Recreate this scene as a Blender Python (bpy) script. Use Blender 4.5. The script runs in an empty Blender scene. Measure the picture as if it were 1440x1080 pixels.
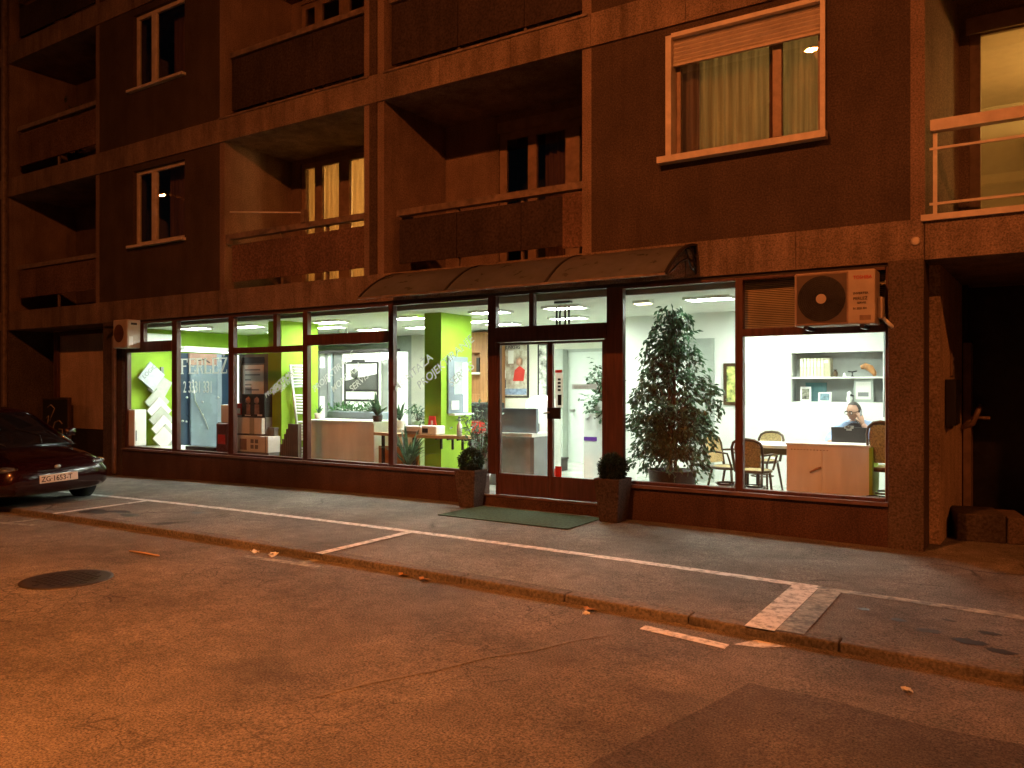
import bpy, bmesh, math, random
from mathutils import Vector, Matrix
random.seed(7)
R = math.radians
sc = bpy.context.scene
COL = sc.collection
# ------------------------------------------------------------------ camera numbers
FPX, HZ = 1120.0, 544.0
YAW = math.atan(1120 / 1740)
SY, CY = math.sin(YAW), math.cos(YAW)
DC, HC = 8.94, 1.6
def xz(px, py, Y=0.0):
    """real x and height of a point seen at (px, py) of the photo, standing at depth Y behind the facade line"""
    a, b = (px - 720) / FPX, (HZ - py) / FPX
    t = (DC + Y) / (a * SY + CY)
    return (a * CY - SY) * t, HC + b * t
def xx(px, Y=0.0): return xz(px, 0, Y)[0]
RD = .055
def zg(x): return max(-0.16, -0.0016 * (x + 6) ** 2)

# ------------------------------------------------------------------ materials
MATS = {}
def nodes(name):
    m = bpy.data.materials.new(name); m.use_nodes = True
    nt = m.node_tree; b = nt.nodes['Principled BSDF']
    return m, nt, b
def lk(nt, a, b): nt.links.new(a, b)
def M(name, col, rough=.6, metal=0.0, var=.12, scale=6.0, bump=0.0, bscale=None, stretch=(1, 1, 1), emit=0, ecol=None, col2=None, spec=.5, coat=0, trans=0, detail=5):
    if name in MATS: return MATS[name]
    m, nt, b = nodes(name)
    b.inputs['Roughness'].default_value = rough; b.inputs['Metallic'].default_value = metal
    b.inputs['Specular IOR Level'].default_value = spec
    b.inputs['Coat Weight'].default_value = coat
    co = nt.nodes.new('ShaderNodeTexCoord'); mp = nt.nodes.new('ShaderNodeMapping')
    mp.inputs['Scale'].default_value = stretch
    lk(nt, co.outputs['Object'], mp.inputs['Vector'])
    n = nt.nodes.new('ShaderNodeTexNoise'); n.inputs['Scale'].default_value = scale; n.inputs['Detail'].default_value = detail
    n.inputs['Roughness'].default_value = .62
    lk(nt, mp.outputs[0], n.inputs['Vector'])
    r = nt.nodes.new('ShaderNodeValToRGB')
    c2 = col2 or tuple(c * (1 - var * 1.6) for c in col); c1 = tuple(min(1, c * (1 + var)) for c in col)
    r.color_ramp.elements[0].color = (*c2, 1); r.color_ramp.elements[1].color = (*c1, 1)
    r.color_ramp.elements[0].position = .32; r.color_ramp.elements[1].position = .68
    lk(nt, n.outputs['Fac'], r.inputs['Fac']); lk(nt, r.outputs['Color'], b.inputs['Base Color'])
    rr = nt.nodes.new('ShaderNodeMapRange'); rr.inputs['To Min'].default_value = max(0.02, rough - .1); rr.inputs['To Max'].default_value = min(1, rough + .1)
    lk(nt, n.outputs['Fac'], rr.inputs['Value']); lk(nt, rr.outputs[0], b.inputs['Roughness'])
    if bump:
        n2 = nt.nodes.new('ShaderNodeTexNoise'); n2.inputs['Scale'].default_value = bscale or scale * 8; n2.inputs['Detail'].default_value = 4
        lk(nt, co.outputs['Object'], n2.inputs['Vector'])
        bp = nt.nodes.new('ShaderNodeBump'); bp.inputs['Strength'].default_value = bump; bp.inputs['Distance'].default_value = .02
        lk(nt, n2.outputs['Fac'], bp.inputs['Height']); lk(nt, bp.outputs[0], b.inputs['Normal'])
    if emit:
        b.inputs['Emission Color'].default_value = (*(ecol or col), 1); b.inputs['Emission Strength'].default_value = emit
    if trans:
        out = nt.nodes['Material Output']; tr = nt.nodes.new('ShaderNodeBsdfTranslucent'); mx = nt.nodes.new('ShaderNodeMixShader')
        lk(nt, r.outputs['Color'], tr.inputs['Color']); mx.inputs[0].default_value = trans
        lk(nt, b.outputs[0], mx.inputs[1]); lk(nt, tr.outputs[0], mx.inputs[2]); lk(nt, mx.outputs[0], out.inputs['Surface'])
    MATS[name] = m
    return m
def glass(name, tint=(.95, .97, .95), refl=1.0, base=.03, rough=0.0, dirt=0.0):
    m, nt, b = nodes(name); nt.nodes.remove(b)
    out = nt.nodes['Material Output']
    tr = nt.nodes.new('ShaderNodeBsdfTransparent'); tr.inputs[0].default_value = (*tint, 1)
    gl = nt.nodes.new('ShaderNodeBsdfGlossy'); gl.inputs['Roughness'].default_value = rough; gl.inputs['Color'].default_value = (1, 1, 1, 1)
    lw = nt.nodes.new('ShaderNodeLayerWeight'); lw.inputs[0].default_value = .5
    pw = nt.nodes.new('ShaderNodeMath'); pw.operation = 'POWER'; pw.inputs[1].default_value = 5
    ml = nt.nodes.new('ShaderNodeMath'); ml.operation = 'MULTIPLY_ADD'; ml.inputs[1].default_value = .8 * refl; ml.inputs[2].default_value = base * refl
    lk(nt, lw.outputs['Facing'], pw.inputs[0]); lk(nt, pw.outputs[0], ml.inputs[0])
    mx = nt.nodes.new('ShaderNodeMixShader')
    lk(nt, ml.outputs[0], mx.inputs[0]); lk(nt, tr.outputs[0], mx.inputs[1]); lk(nt, gl.outputs[0], mx.inputs[2])
    last = mx
    if dirt:
        df = nt.nodes.new('ShaderNodeBsdfDiffuse'); df.inputs[0].default_value = (.5, .48, .44, 1)
        co = nt.nodes.new('ShaderNodeTexCoord'); n = nt.nodes.new('ShaderNodeTexNoise'); n.inputs['Scale'].default_value = 2.5; n.inputs['Detail'].default_value = 6
        lk(nt, co.outputs['Object'], n.inputs['Vector'])
        mr = nt.nodes.new('ShaderNodeMapRange'); mr.inputs['From Min'].default_value = .4; mr.inputs['From Max'].default_value = .75; mr.inputs['To Min'].default_value = dirt * .3; mr.inputs['To Max'].default_value = dirt
        lk(nt, n.outputs['Fac'], mr.inputs['Value'])
        m2 = nt.nodes.new('ShaderNodeMixShader'); lk(nt, mr.outputs[0], m2.inputs[0]); lk(nt, mx.outputs[0], m2.inputs[1]); lk(nt, df.outputs[0], m2.inputs[2]); last = m2
    lk(nt, last.outputs[0], out.inputs['Surface'])
    MATS[name] = m
    return m
def lamp_mat(name, col, s):
    m, nt, b = nodes(name); nt.nodes.remove(b); e = nt.nodes.new('ShaderNodeEmission')
    e.inputs[0].default_value = (*col, 1); e.inputs[1].default_value = s
    lk(nt, e.outputs[0], nt.nodes['Material Output'].inputs[0]); return m

# ------------------------------------------------------------------ mesh helpers
class MB:
    def __init__(s): s.v = []; s.f = []; s.sm = []
    def add(s, vs, fs, smooth=False):
        o = len(s.v); s.v += [tuple(p) for p in vs]; s.f += [tuple(i + o for i in f) for f in fs]; s.sm += [smooth] * len(fs); return s
    def box(s, x0, x1, y0, y1, z0, z1):
        return s.add([(x0, y0, z0), (x1, y0, z0), (x1, y1, z0), (x0, y1, z0), (x0, y0, z1), (x1, y0, z1), (x1, y1, z1), (x0, y1, z1)],
                     [(0, 3, 2, 1), (4, 5, 6, 7), (0, 1, 5, 4), (1, 2, 6, 5), (2, 3, 7, 6), (3, 0, 4, 7)])
    def obox(s, c, sx, sy, sz, rz=0, rx=0, ry=0):
        m = Matrix.Translation(c) @ Matrix.Rotation(rz, 4, 'Z') @ Matrix.Rotation(ry, 4, 'Y') @ Matrix.Rotation(rx, 4, 'X')
        vs = [m @ Vector((i * sx / 2, j * sy / 2, k * sz / 2)) for k in (-1, 1) for i, j in ((-1, -1), (1, -1), (1, 1), (-1, 1))]
        return s.add(vs, [(0, 3, 2, 1), (4, 5, 6, 7), (0, 1, 5, 4), (1, 2, 6, 5), (2, 3, 7, 6), (3, 0, 4, 7)])
    def tube(s, pts, r, n=8, cap=True):
        pts = [Vector(p) for p in pts]; rs = r if isinstance(r, (list, tuple)) else [r] * len(pts)
        rings = []; up = None
        for i, p in enumerate(pts):
            d = (pts[min(i + 1, len(pts) - 1)] - pts[max(i - 1, 0)]).normalized()
            if up is None: up = d.orthogonal().normalized()
            else: up = (up - d * up.dot(d)); up = up.normalized() if up.length > 1e-6 else d.orthogonal().normalized()
            w = d.cross(up); rings.append([p + (up * math.cos(a) + w * math.sin(a)) * rs[i] for a in [2 * math.pi * k / n for k in range(n)]])
        vs = [q for rg in rings for q in rg]; fs = []
        for i in range(len(pts) - 1):
            for k in range(n): fs.append((i * n + k, i * n + (k + 1) % n, (i + 1) * n + (k + 1) % n, (i + 1) * n + k))
        if cap: fs.append(tuple(range(n - 1, -1, -1))); fs.append(tuple(range((len(pts) - 1) * n, len(pts) * n)))
        return s.add(vs, fs, True)
    def lathe(s, prof, c=(0, 0, 0), n=20, cap=True):
        vs = []; fs = []
        for r, z in prof: vs += [(c[0] + r * math.cos(2 * math.pi * k / n), c[1] + r * math.sin(2 * math.pi * k / n), c[2] + z) for k in range(n)]
        for i in range(len(prof) - 1):
            for k in range(n): fs.append((i * n + k, i * n + (k + 1) % n, (i + 1) * n + (k + 1) % n, (i + 1) * n + k))
        if cap: fs.append(tuple(range(n - 1, -1, -1))); fs.append(tuple(range((len(prof) - 1) * n, len(prof) * n)))
        return s.add(vs, fs, True)
    def loft(s, rings, cap=True, smooth=True):
        n = len(rings[0]); vs = [p for r in rings for p in r]; fs = []
        for i in range(len(rings) - 1):
            for k in range(n): fs.append((i * n + k, i * n + (k + 1) % n, (i + 1) * n + (k + 1) % n, (i + 1) * n + k))
        if cap: fs.append(tuple(range(n - 1, -1, -1))); fs.append(tuple(range((len(rings) - 1) * n, len(rings) * n)))
        return s.add(vs, fs, smooth)
    def prism(s, poly, y0, y1):            # polygon of (x, z), extruded along y
        n = len(poly)
        return s.add([(x, y0, z) for x, z in poly] + [(x, y1, z) for x, z in poly],
                     [tuple(range(n)), tuple(range(2 * n - 1, n - 1, -1))] + [(k, n + k, n + (k + 1) % n, (k + 1) % n) for k in range(n)])
    def sheet(s, poly, z, th=.0):
        n = len(poly); return s.add([(x, y, zg(x) + z) for x, y in poly], [tuple(range(n))])
    def leaf(s, p, d, nrm, L, W):
        d = d.normalized(); w = d.cross(nrm)
        if w.length < 1e-4: w = d.orthogonal()
        w = w.normalized(); u = w.cross(d)
        return s.add([p, p + d * L * .45 + w * W / 2 + u * W * .15, p + d * L, p + d * L * .45 - w * W / 2 + u * W * .15, p + d * L * .5], [(0, 1, 4), (1, 2, 4), (2, 3, 4), (3, 0, 4)])
    def build(s, name, mat, parent=None, bevel=0, loc=None):
        me = bpy.data.meshes.new(name); me.from_pydata(s.v, [], s.f); me.update()
        bm = bmesh.new(); bm.from_mesh(me)
        bmesh.ops.recalc_face_normals(bm, faces=bm.faces); bm.to_mesh(me); bm.free()
        me.polygons.foreach_set('use_smooth', s.sm)
        o = bpy.data.objects.new(name, me); COL.objects.link(o); me.materials.append(mat)
        if parent: o.parent = parent
        if loc: o.location = loc
        if bevel:
            b = o.modifiers.new('bevel', 'BEVEL'); b.width = bevel; b.segments = 2; b.limit_method = 'ANGLE'
        return o
def tag(o, label=None, cat=None, group=None, kind=None):
    if label: o['label'] = label
    if cat: o['category'] = cat
    if group: o['group'] = group
    if kind: o['kind'] = kind
    return o
def thing(name, label, cat, loc=(0, 0, 0), rz=0, group=None):
    o = bpy.data.objects.new(name, None); COL.objects.link(o); o.location = loc; o.rotation_euler = (0, 0, rz)
    o.empty_display_size = .1
    return tag(o, label, cat, group)
def copy_tree(o, parent=None):
    c = o.copy(); COL.objects.link(c)
    if parent: c.parent = parent
    for ch in list(o.children): copy_tree(ch, c)
    return c
def B(name, mat, parent, *bxs, bevel=0):
    m = MB()
    for b in bxs: m.box(*b)
    return m.build(name, mat, parent, bevel)
def text(body, size, mat, parent, loc, rot, name='lettering', ext=.0015, sx=1.0, shear=0.0, align='LEFT', bold=0.0):
    cu = bpy.data.curves.new(name, 'FONT'); cu.body = body; cu.size = size; cu.extrude = ext; cu.shear = shear; cu.align_x = align; cu.offset = bold * .4
    cu.resolution_u = 3
    t = bpy.data.objects.new(name + '_t', cu); COL.objects.link(t)
    dg = bpy.context.evaluated_depsgraph_get()
    me = bpy.data.meshes.new_from_object(t.evaluated_get(dg)); bpy.data.objects.remove(t)
    me.name = name; me.materials.clear(); me.materials.append(mat)
    o = bpy.data.objects.new(name, me); COL.objects.link(o); o.location = loc; o.rotation_euler = rot; o.scale = (sx, 1, 1)
    if parent: o.parent = parent
    return o
FRONT = (R(90), 0, 0)

# ------------------------------------------------------------------ palette
def road_mat(name, c, patch=False):
    m, nt, b = nodes(name)
    g = nt.nodes.new('ShaderNodeNewGeometry')
    def noise(s, d=4, rg=.6):
        n = nt.nodes.new('ShaderNodeTexNoise'); n.inputs['Scale'].default_value = s; n.inputs['Detail'].default_value = d; n.inputs['Roughness'].default_value = rg
        lk(nt, g.outputs['Position'], n.inputs['Vector']); return n.outputs['Fac']
    def ramp(f, a, ca, bb, cb):
        r = nt.nodes.new('ShaderNodeValToRGB'); e = r.color_ramp.elements
        e[0].position = a; e[0].color = (*ca, 1); e[1].position = bb; e[1].color = (*cb, 1); lk(nt, f, r.inputs[0]); return r.outputs[0]
    def mul(a, bb, f=1):
        x = nt.nodes.new('ShaderNodeMix'); x.data_type = 'RGBA'; x.blend_type = 'MULTIPLY'; x.inputs[0].default_value = f
        lk(nt, a, x.inputs[6]); lk(nt, bb, x.inputs[7]); return x.outputs[2]
    big = ramp(noise(.8, 7, .68), .3, tuple(k * .5 for k in c), .68, tuple(k * 1.3 for k in c))
    mid = ramp(noise(7, 6, .7), .3, (.7, .69, .67), .7, (1.1, 1.1, 1.1))
    grit = ramp(noise(80, 4, .75), .36, (.3, .3, .3), .66, (1.9, 1.8, 1.7))
    col = mul(mul(big, mid), grit)
    vo = nt.nodes.new('ShaderNodeTexVoronoi'); vo.feature = 'DISTANCE_TO_EDGE'; vo.inputs['Scale'].default_value = 5.5 if not patch else 1.1
    dn = nt.nodes.new('ShaderNodeTexNoise'); dn.inputs['Scale'].default_value = 3; dn.inputs['Detail'].default_value = 5
    lk(nt, g.outputs['Position'], dn.inputs['Vector'])
    va = nt.nodes.new('ShaderNodeVectorMath'); va.operation = 'MULTIPLY_ADD'; va.inputs[1].default_value = (.35, .35, 0)
    lk(nt, dn.outputs['Color'], va.inputs[0]); lk(nt, g.outputs['Position'], va.inputs[2]); lk(nt, va.outputs[0], vo.inputs['Vector'])
    crack = ramp(vo.outputs['Distance'], .0, (.3, .3, .3), .035, (1, 1, 1))
    mask = nt.nodes.new('ShaderNodeMapRange'); mask.inputs[1].default_value = .52; mask.inputs[2].default_value = .62
    lk(nt, noise(.42, 3), mask.inputs[0])
    x = nt.nodes.new('ShaderNodeMix'); x.data_type = 'RGBA'; x.blend_type = 'MULTIPLY'
    lk(nt, mask.outputs[0], x.inputs[0]); lk(nt, col, x.inputs[6]); lk(nt, crack, x.inputs[7])
    lk(nt, x.outputs[2], b.inputs['Base Color'])
    b.inputs['Roughness'].default_value = .78; b.inputs['Specular IOR Level'].default_value = .35
    bp = nt.nodes.new('ShaderNodeBump'); bp.inputs['Strength'].default_value = .55; bp.inputs['Distance'].default_value = .012
    lk(nt, grit, bp.inputs['Height']); lk(nt, bp.outputs[0], b.inputs['Normal'])
    return m
def paint_mat(name, c, wear=.5):
    """road paint worn through to the asphalt in patches"""
    m, nt, b = nodes(name); g = nt.nodes.new('ShaderNodeNewGeometry')
    n = nt.nodes.new('ShaderNodeTexNoise'); n.inputs['Scale'].default_value = 14; n.inputs['Detail'].default_value = 8; n.inputs['Roughness'].default_value = .75
    lk(nt, g.outputs['Position'], n.inputs['Vector'])
    r = nt.nodes.new('ShaderNodeValToRGB'); e = r.color_ramp.elements
    e[0].position = wear - .1; e[0].color = (.1, .095, .085, 1); e[1].position = wear + .12; e[1].color = (*c, 1)
    lk(nt, n.outputs['Fac'], r.inputs[0]); lk(nt, r.outputs[0], b.inputs['Base Color']); b.inputs['Roughness'].default_value = .75
    return m
def wall_mat(name, c, streak=.45, bump=.5, gr=70):
    m, nt, b = nodes(name); g = nt.nodes.new('ShaderNodeNewGeometry')
    def noise(s, d, st=(1, 1, 1)):
        mp = nt.nodes.new('ShaderNodeMapping'); mp.inputs['Scale'].default_value = st; lk(nt, g.outputs['Position'], mp.inputs['Vector'])
        n = nt.nodes.new('ShaderNodeTexNoise'); n.inputs['Scale'].default_value = s; n.inputs['Detail'].default_value = d; n.inputs['Roughness'].default_value = .65
        lk(nt, mp.outputs[0], n.inputs['Vector']); return n.outputs['Fac']
    def ramp(f, a, x, bb, y):
        r = nt.nodes.new('ShaderNodeValToRGB'); e = r.color_ramp.elements
        e[0].position = a; e[0].color = (x, x, x, 1); e[1].position = bb; e[1].color = (y, y, y, 1); lk(nt, f, r.inputs[0]); return r.outputs[0]
    def mul(a, bb):
        x = nt.nodes.new('ShaderNodeMix'); x.data_type = 'RGBA'; x.blend_type = 'MULTIPLY'; x.inputs[0].default_value = 1
        lk(nt, a, x.inputs[6]); lk(nt, bb, x.inputs[7]); return x.outputs[2]
    rgb = nt.nodes.new('ShaderNodeRGB'); rgb.outputs[0].default_value = (*c, 1)
    col = mul(rgb.outputs[0], ramp(noise(1.1, 6), .3, .72, .7, 1.2))
    col = mul(col, ramp(noise(1.3, 6, (1.9, 1.9, .45)), .3, 1 - streak, .62, 1.06))
    gn = noise(gr, 3)
    col = mul(col, ramp(gn, .34, .55, .66, 1.4))
    col = mul(col, ramp(noise(.9, 7, (6, 6, .28)), .28, 1 - streak * .9, .45, 1.0))
    lk(nt, col, b.inputs['Base Color']); b.inputs['Roughness'].default_value = .85; b.inputs['Specular IOR Level'].default_value = .25
    bp = nt.nodes.new('ShaderNodeBump'); bp.inputs['Strength'].default_value = bump; bp.inputs['Distance'].default_value = .012
    lk(nt, gn, bp.inputs['Height']); lk(nt, bp.outputs[0], b.inputs['Normal'])
    MATS[name] = m
    return m
m_road = road_mat('asphalt', (.19, .175, .15))
m_patch = road_mat('asphalt_patch', (.12, .108, .095), True)
m_pave = road_mat('pavement_asphalt', (.21, .205, .19), True)
m_kerb = wall_mat('kerb_stone', (.17, .155, .14), .3, .6, 40)
m_white = paint_mat('road_paint', (.72, .7, .66), .42)
m_worn = paint_mat('road_paint_worn', (.4, .38, .3), .5)
m_render = wall_mat('dark_render', (.078, .055, .044), .22, .7, 55)
m_band = wall_mat('concrete_band', (.24, .18, .14), .5, .4, 60)
m_logg = wall_mat('loggia_plaster', (.23, .165, .13), .25, .35, 60)
m_pier = wall_mat('pillar_render', (.12, .09, .07), .25, .9, 45)
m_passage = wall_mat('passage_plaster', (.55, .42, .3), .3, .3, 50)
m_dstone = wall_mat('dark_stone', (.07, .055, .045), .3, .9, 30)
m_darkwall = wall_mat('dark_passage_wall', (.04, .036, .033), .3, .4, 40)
m_plinth = wall_mat('plinth_paint', (.1, .055, .042), .3, .25, 60)
m_frame = M('brown_frame_paint', (.095, .04, .032), .42, var=.25, scale=4, stretch=(6, 6, .6))
m_sill = M('sill_metal', (.16, .09, .07), .4, var=.2)
m_glass = glass('shop_glass', (.96, .98, .96), .8, .025, dirt=.035)
m_wglass = glass('window_glass', (.9, .92, .9), 1.2, .05)
m_dglass = glass('smoked_glass', (.1, .09, .1), 1.0, .05)
m_whiteframe = M('window_frame_white', (.6, .54, .48), .5, var=.15, scale=5)
m_brownframe = M('window_frame_brown', (.28, .2, .15), .5, var=.2)
m_shutter = M('roller_shutter', (.5, .45, .39), .55, var=.1)
m_rail = M('rail_metal', (.2, .15, .12), .5, var=.3, scale=8)
m_railwhite = M('rail_white', (.62, .56, .5), .45, var=.12)
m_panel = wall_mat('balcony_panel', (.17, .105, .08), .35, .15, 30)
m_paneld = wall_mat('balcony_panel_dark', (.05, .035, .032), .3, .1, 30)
m_room = M('room_paint', (.62, .56, .45), .9, var=.05)
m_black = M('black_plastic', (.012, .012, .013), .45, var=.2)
m_whitewall = M('shop_white_wall', (.8, .82, .78), .85, var=.03, scale=2)
m_cream = M('shop_cream_wall', (.72, .71, .6), .85, var=.04, scale=2)
m_ceil = M('shop_ceiling', (.72, .74, .68), .9, var=.03)
m_floor = M('shop_floor_tiles', (.5, .51, .46), .18, var=.08, scale=3)
m_green = M('lime_paint', (.27, .45, .025), .75, var=.06, scale=3)
m_greygreen = M('grey_paint', (.38, .42, .38), .8, var=.06)
m_grey = M('grey_laminate', (.2, .205, .21), .5, var=.06)
m_bluegrey = M('bluegrey_laminate', (.2, .24, .28), .5, var=.06)
m_whitelam = M('white_laminate', (.8, .8, .76), .4, var=.03)
m_pinklam = M('birch_laminate', (.85, .82, .76), .5, var=.1, scale=3, stretch=(1, 1, .2))
m_wood = M('orange_wood', (.38, .17, .06), .5, var=.2, scale=4, stretch=(5, 5, .5))
m_woodlight = M('light_wood', (.55, .36, .2), .45, var=.15, scale=4, stretch=(.5, 5, 5))
m_cane = M('cane_weave', (.42, .31, .13), .7, var=.35, scale=60)
m_bent = M('bentwood', (.075, .045, .02), .35, var=.3, scale=8)
m_metal = M('brushed_steel', (.6, .6, .58), .3, 1.0, var=.1)
m_dmetal = M('dark_metal', (.05, .045, .045), .4, .7, var=.2)
m_paper = M('paper', (.75, .74, .7), .8, var=.04)
m_enamel = M('white_enamel', (.82, .83, .8), .25, var=.02)
m_red = M('red_plastic', (.55, .03, .02), .4, var=.1)
m_blue = M('blue_panel', (.022, .045, .08), .3, var=.15, scale=2)
m_lblue = M('pale_blue_panel', (.15, .19, .235), .25, var=.1, scale=2)
m_leaf = M('ficus_leaf', (.07, .14, .075), .35, var=.55, scale=9, trans=.35)
m_leaf2 = M('plant_leaf', (.05, .13, .04), .45, var=.45, scale=9, trans=.25)
m_box = M('boxwood_leaf', (.022, .04, .016), .55, var=.5, scale=14, trans=.15)
m_bark = M('bark', (.1, .07, .045), .85, var=.4, scale=15, bump=.6)
m_twig = M('twig_bark', (.035, .028, .022), .9, var=.3, scale=15)
m_soil = M('soil', (.03, .022, .015), .95, var=.3, scale=30, bump=.5)
m_pot = M('dark_pot', (.03, .022, .02), .5, var=.2)
m_planter = wall_mat('planter_clay', (.085, .06, .05), .25, .2, 40)
m_mat = M('green_doormat', (.055, .1, .05), .95, var=.35, scale=30, bump=.8, bscale=220)
m_acw = M('aged_ac_casing', (.46, .4, .33), .5, var=.1, scale=4)
m_curtw = M('curtain_warm', (.62, .5, .3), .85, var=.18, scale=3, stretch=(6, 6, .3), trans=.55)
m_curtg = M('curtain_pale', (.5, .4, .22), .85, var=.2, scale=3, stretch=(6, 6, .3), trans=.55)
m_curtb = M('curtain_brown', (.25, .13, .08), .85, var=.2, scale=3, stretch=(6, 6, .3), trans=.4)
def vinyl(name, c, op):
    m = M(name, c, .6, var=.02, trans=.75); nt = m.node_tree; b = nt.nodes['Material Output'].inputs['Surface'].links[0].from_node; tr = nt.nodes.new('ShaderNodeBsdfTransparent'); mx = nt.nodes.new('ShaderNodeMixShader')
    mx.inputs[0].default_value = op; lk(nt, tr.outputs[0], mx.inputs[1]); lk(nt, b.outputs[0], mx.inputs[2]); lk(nt, mx.outputs[0], nt.nodes['Material Output'].inputs['Surface']); return m
m_frost = vinyl('frosted_vinyl', (.55, .55, .52), .75)
m_text = M('white_vinyl', (.75, .76, .73), .6, var=.02)
m_textd = M('grey_vinyl', (.3, .3, .29), .6, var=.02)
m_skin = M('skin', (.44, .24, .17), .55, var=.08)
m_hair = M('dark_hair', (.03, .024, .02), .6, var=.3, scale=40)
m_shirt = M('pale_blue_shirt', (.3, .4, .62), .85, var=.06)
m_vest = M('charcoal_vest', (.035, .035, .04), .9, var=.2)
m_trous = M('dark_trousers', (.03, .03, .035), .9, var=.2)

# ------------------------------------------------------------------ ground
def strip(name, x0, x1, y0, y1, dz, mat, n=80, **k):
    m = MB()
    for i in range(n):
        a = x0 + (x1 - x0) * i / n; b = x0 + (x1 - x0) * (i + 1) / n
        m.add([(a, y0, zg(a) + dz), (b, y0, zg(b) + dz), (b, y1, zg(b) + dz), (a, y1, zg(a) + dz)], [(0, 1, 2, 3)])
    o = m.build(name, mat); tag(o, kind='structure', **k); return o
m = MB()
xs = [-400, -120, -60] + [-40 + i for i in range(66)] + [60, 120, 400]
for a, b in zip(xs[:-1], xs[1:]):
    m.add([(a, -300, zg(a) - RD), (b, -300, zg(b) - RD), (b, 300, zg(b) - RD), (a, 300, zg(a) - RD)], [(0, 1, 2, 3)])
tag(m.build('road', m_road), kind='structure')
strip('pavement', -60, 40, -3.38, 8, 0, m_pave, 200)
# kerb as a row of stones with open joints
m = MB(); x = -60.0; rk = random.Random(3)
while x < 40:
    L = 1.0 if -30 < x < 5 else 4.0
    j = rk.uniform(-.006, .006); z0, z1 = zg(x), zg(x + L)
    y0 = -3.55 + j
    m.add([(x + .003, y0, z0 - .2), (x + L - .003, y0, z1 - .2), (x + L - .003, -3.375, z1 - .2), (x + .003, -3.375, z0 - .2),
           (x + .003, y0 + .02, z0 + .006), (x + L - .003, y0 + .02, z1 + .006), (x + L - .003, -3.375, z1 + .006), (x + .003, -3.375, z0 + .006)],
          [(0, 3, 2, 1), (4, 5, 6, 7), (0, 1, 5, 4), (1, 2, 6, 5), (2, 3, 7, 6), (3, 0, 4, 7)])
    x += L
tag(m.build('kerb', m_kerb, bevel=.014), kind='structure')
# painted lines
def mark(name, polys, z, mat):
    m = MB()
    for p in polys: m.sheet(p, z)
    return tag(m.build(name, mat), kind='structure')
def seg(x0, x1, y0, y1, n=24): return [[(x0 + (x1 - x0) * i / n, y0), (x0 + (x1 - x0) * (i + 1) / n, y0), (x0 + (x1 - x0) * (i + 1) / n, y1), (x0 + (x1 - x0) * i / n, y1)] for i in range(n)]
mark('parking_line', seg(-13.5, -1.42, -2.2, -2.09), .004, m_white)
mark('parking_line_worn', seg(-1.42, 3, -2.21, -2.1, 6), .004, m_worn)
mark('parking_bay_line', [[(-1.6, -3.54), (-1.4, -3.54), (-1.4, -2.2), (-1.6, -2.2)]], .010, m_white)
mark('parking_bay_line_worn', [[(-1.395, -3.5), (-1.22, -3.5), (-1.22, -2.2), (-1.395, -2.2)]], .010, m_worn)
mark('parking_bay_line', [[(-5.72, -3.54), (-5.62, -3.54), (-5.62, -2.2), (-5.72, -2.2)]], .010, m_white)
mark('parking_bay_line', [[(-10.5, -3.54), (-10.4, -3.54), (-10.48, -2.2), (-10.58, -2.2)]], .010, m_white)
mark('road_line', [[(-6.4, -3.86), (-5.45, -3.8), (-5.45, -3.71), (-6.4, -3.77)], [(-5.75, -3.72), (-5.64, -3.72), (-5.64, -3.56), (-5.75, -3.56)]], .004 - RD, m_worn)
mark('road_line', [[(-2.24, -3.83), (-1.62, -3.9), (-1.62, -3.8), (-2.24, -3.73)], [(-1.6, -3.78), (-1.42, -3.74), (-1.3, -3.62), (-1.5, -3.6)]], .004 - RD, m_white)
mark('road_line', [[(-10.9, -4.15), (-10.1, -4.0), (-10.1, -3.91), (-10.9, -4.06)], [(-10.65, -4.0), (-10.53, -4.0), (-10.5, -3.57), (-10.6, -3.57)]], .004 - RD, m_worn)
mark('road_patch', [[(-1.32, -4.4), (-.9, -4.38), (-.4, -4.46), (.1, -4.41), (2.6, -4.5), (2.6, -7.8), (-1.85, -7.6), (-1.72, -6.4), (-1.62, -5.7), (-1.42, -4.9)]], .004 - RD, m_patch)
# tar seam across the road
m = MB(); pts = [(-2.35, -4.05), (-2.5, -4.3), (-2.62, -4.62), (-2.8, -4.9), (-2.92, -5.25), (-3.1, -5.6), (-3.2, -5.9)]
for a, b in zip(pts[:-1], pts[1:]): m.sheet([(a[0] - .012, a[1]), (a[0] + .014, a[1]), (b[0] + .012, b[1]), (b[0] - .014, b[1])], .0035 - RD)
tag(m.build('road_seam', M('seam_grit', (.2, .18, .15), .9, var=.3, scale=30)), kind='structure')
# wet stains
rs = random.Random(11); m = MB()
for cx, cy, r in [(-9.9, -3.0, .22), (-10.2, -3.15, .3), (-9.5, -3.1, .2), (-.55, -2.9, .1), (-.3, -3.0, .13), (-.75, -2.75, .07), (-.2, -2.72, .08), (-1.0, -2.6, .06), (-8.9, -2.55, .15), (-.45, -2.55, .06), (-.12, -3.1, .09)]:
    n = 14; m.sheet([(cx + r * rs.uniform(.6, 1.1) * math.cos(6.283 * k / n), cy + .55 * r * rs.uniform(.6, 1.1) * math.sin(6.283 * k / n)) for k in range(n)], .003)
tag(m.build('pavement_stains', M('oil_stain', (.035, .03, .027), .5, var=.3, scale=12)), kind='structure')

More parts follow.
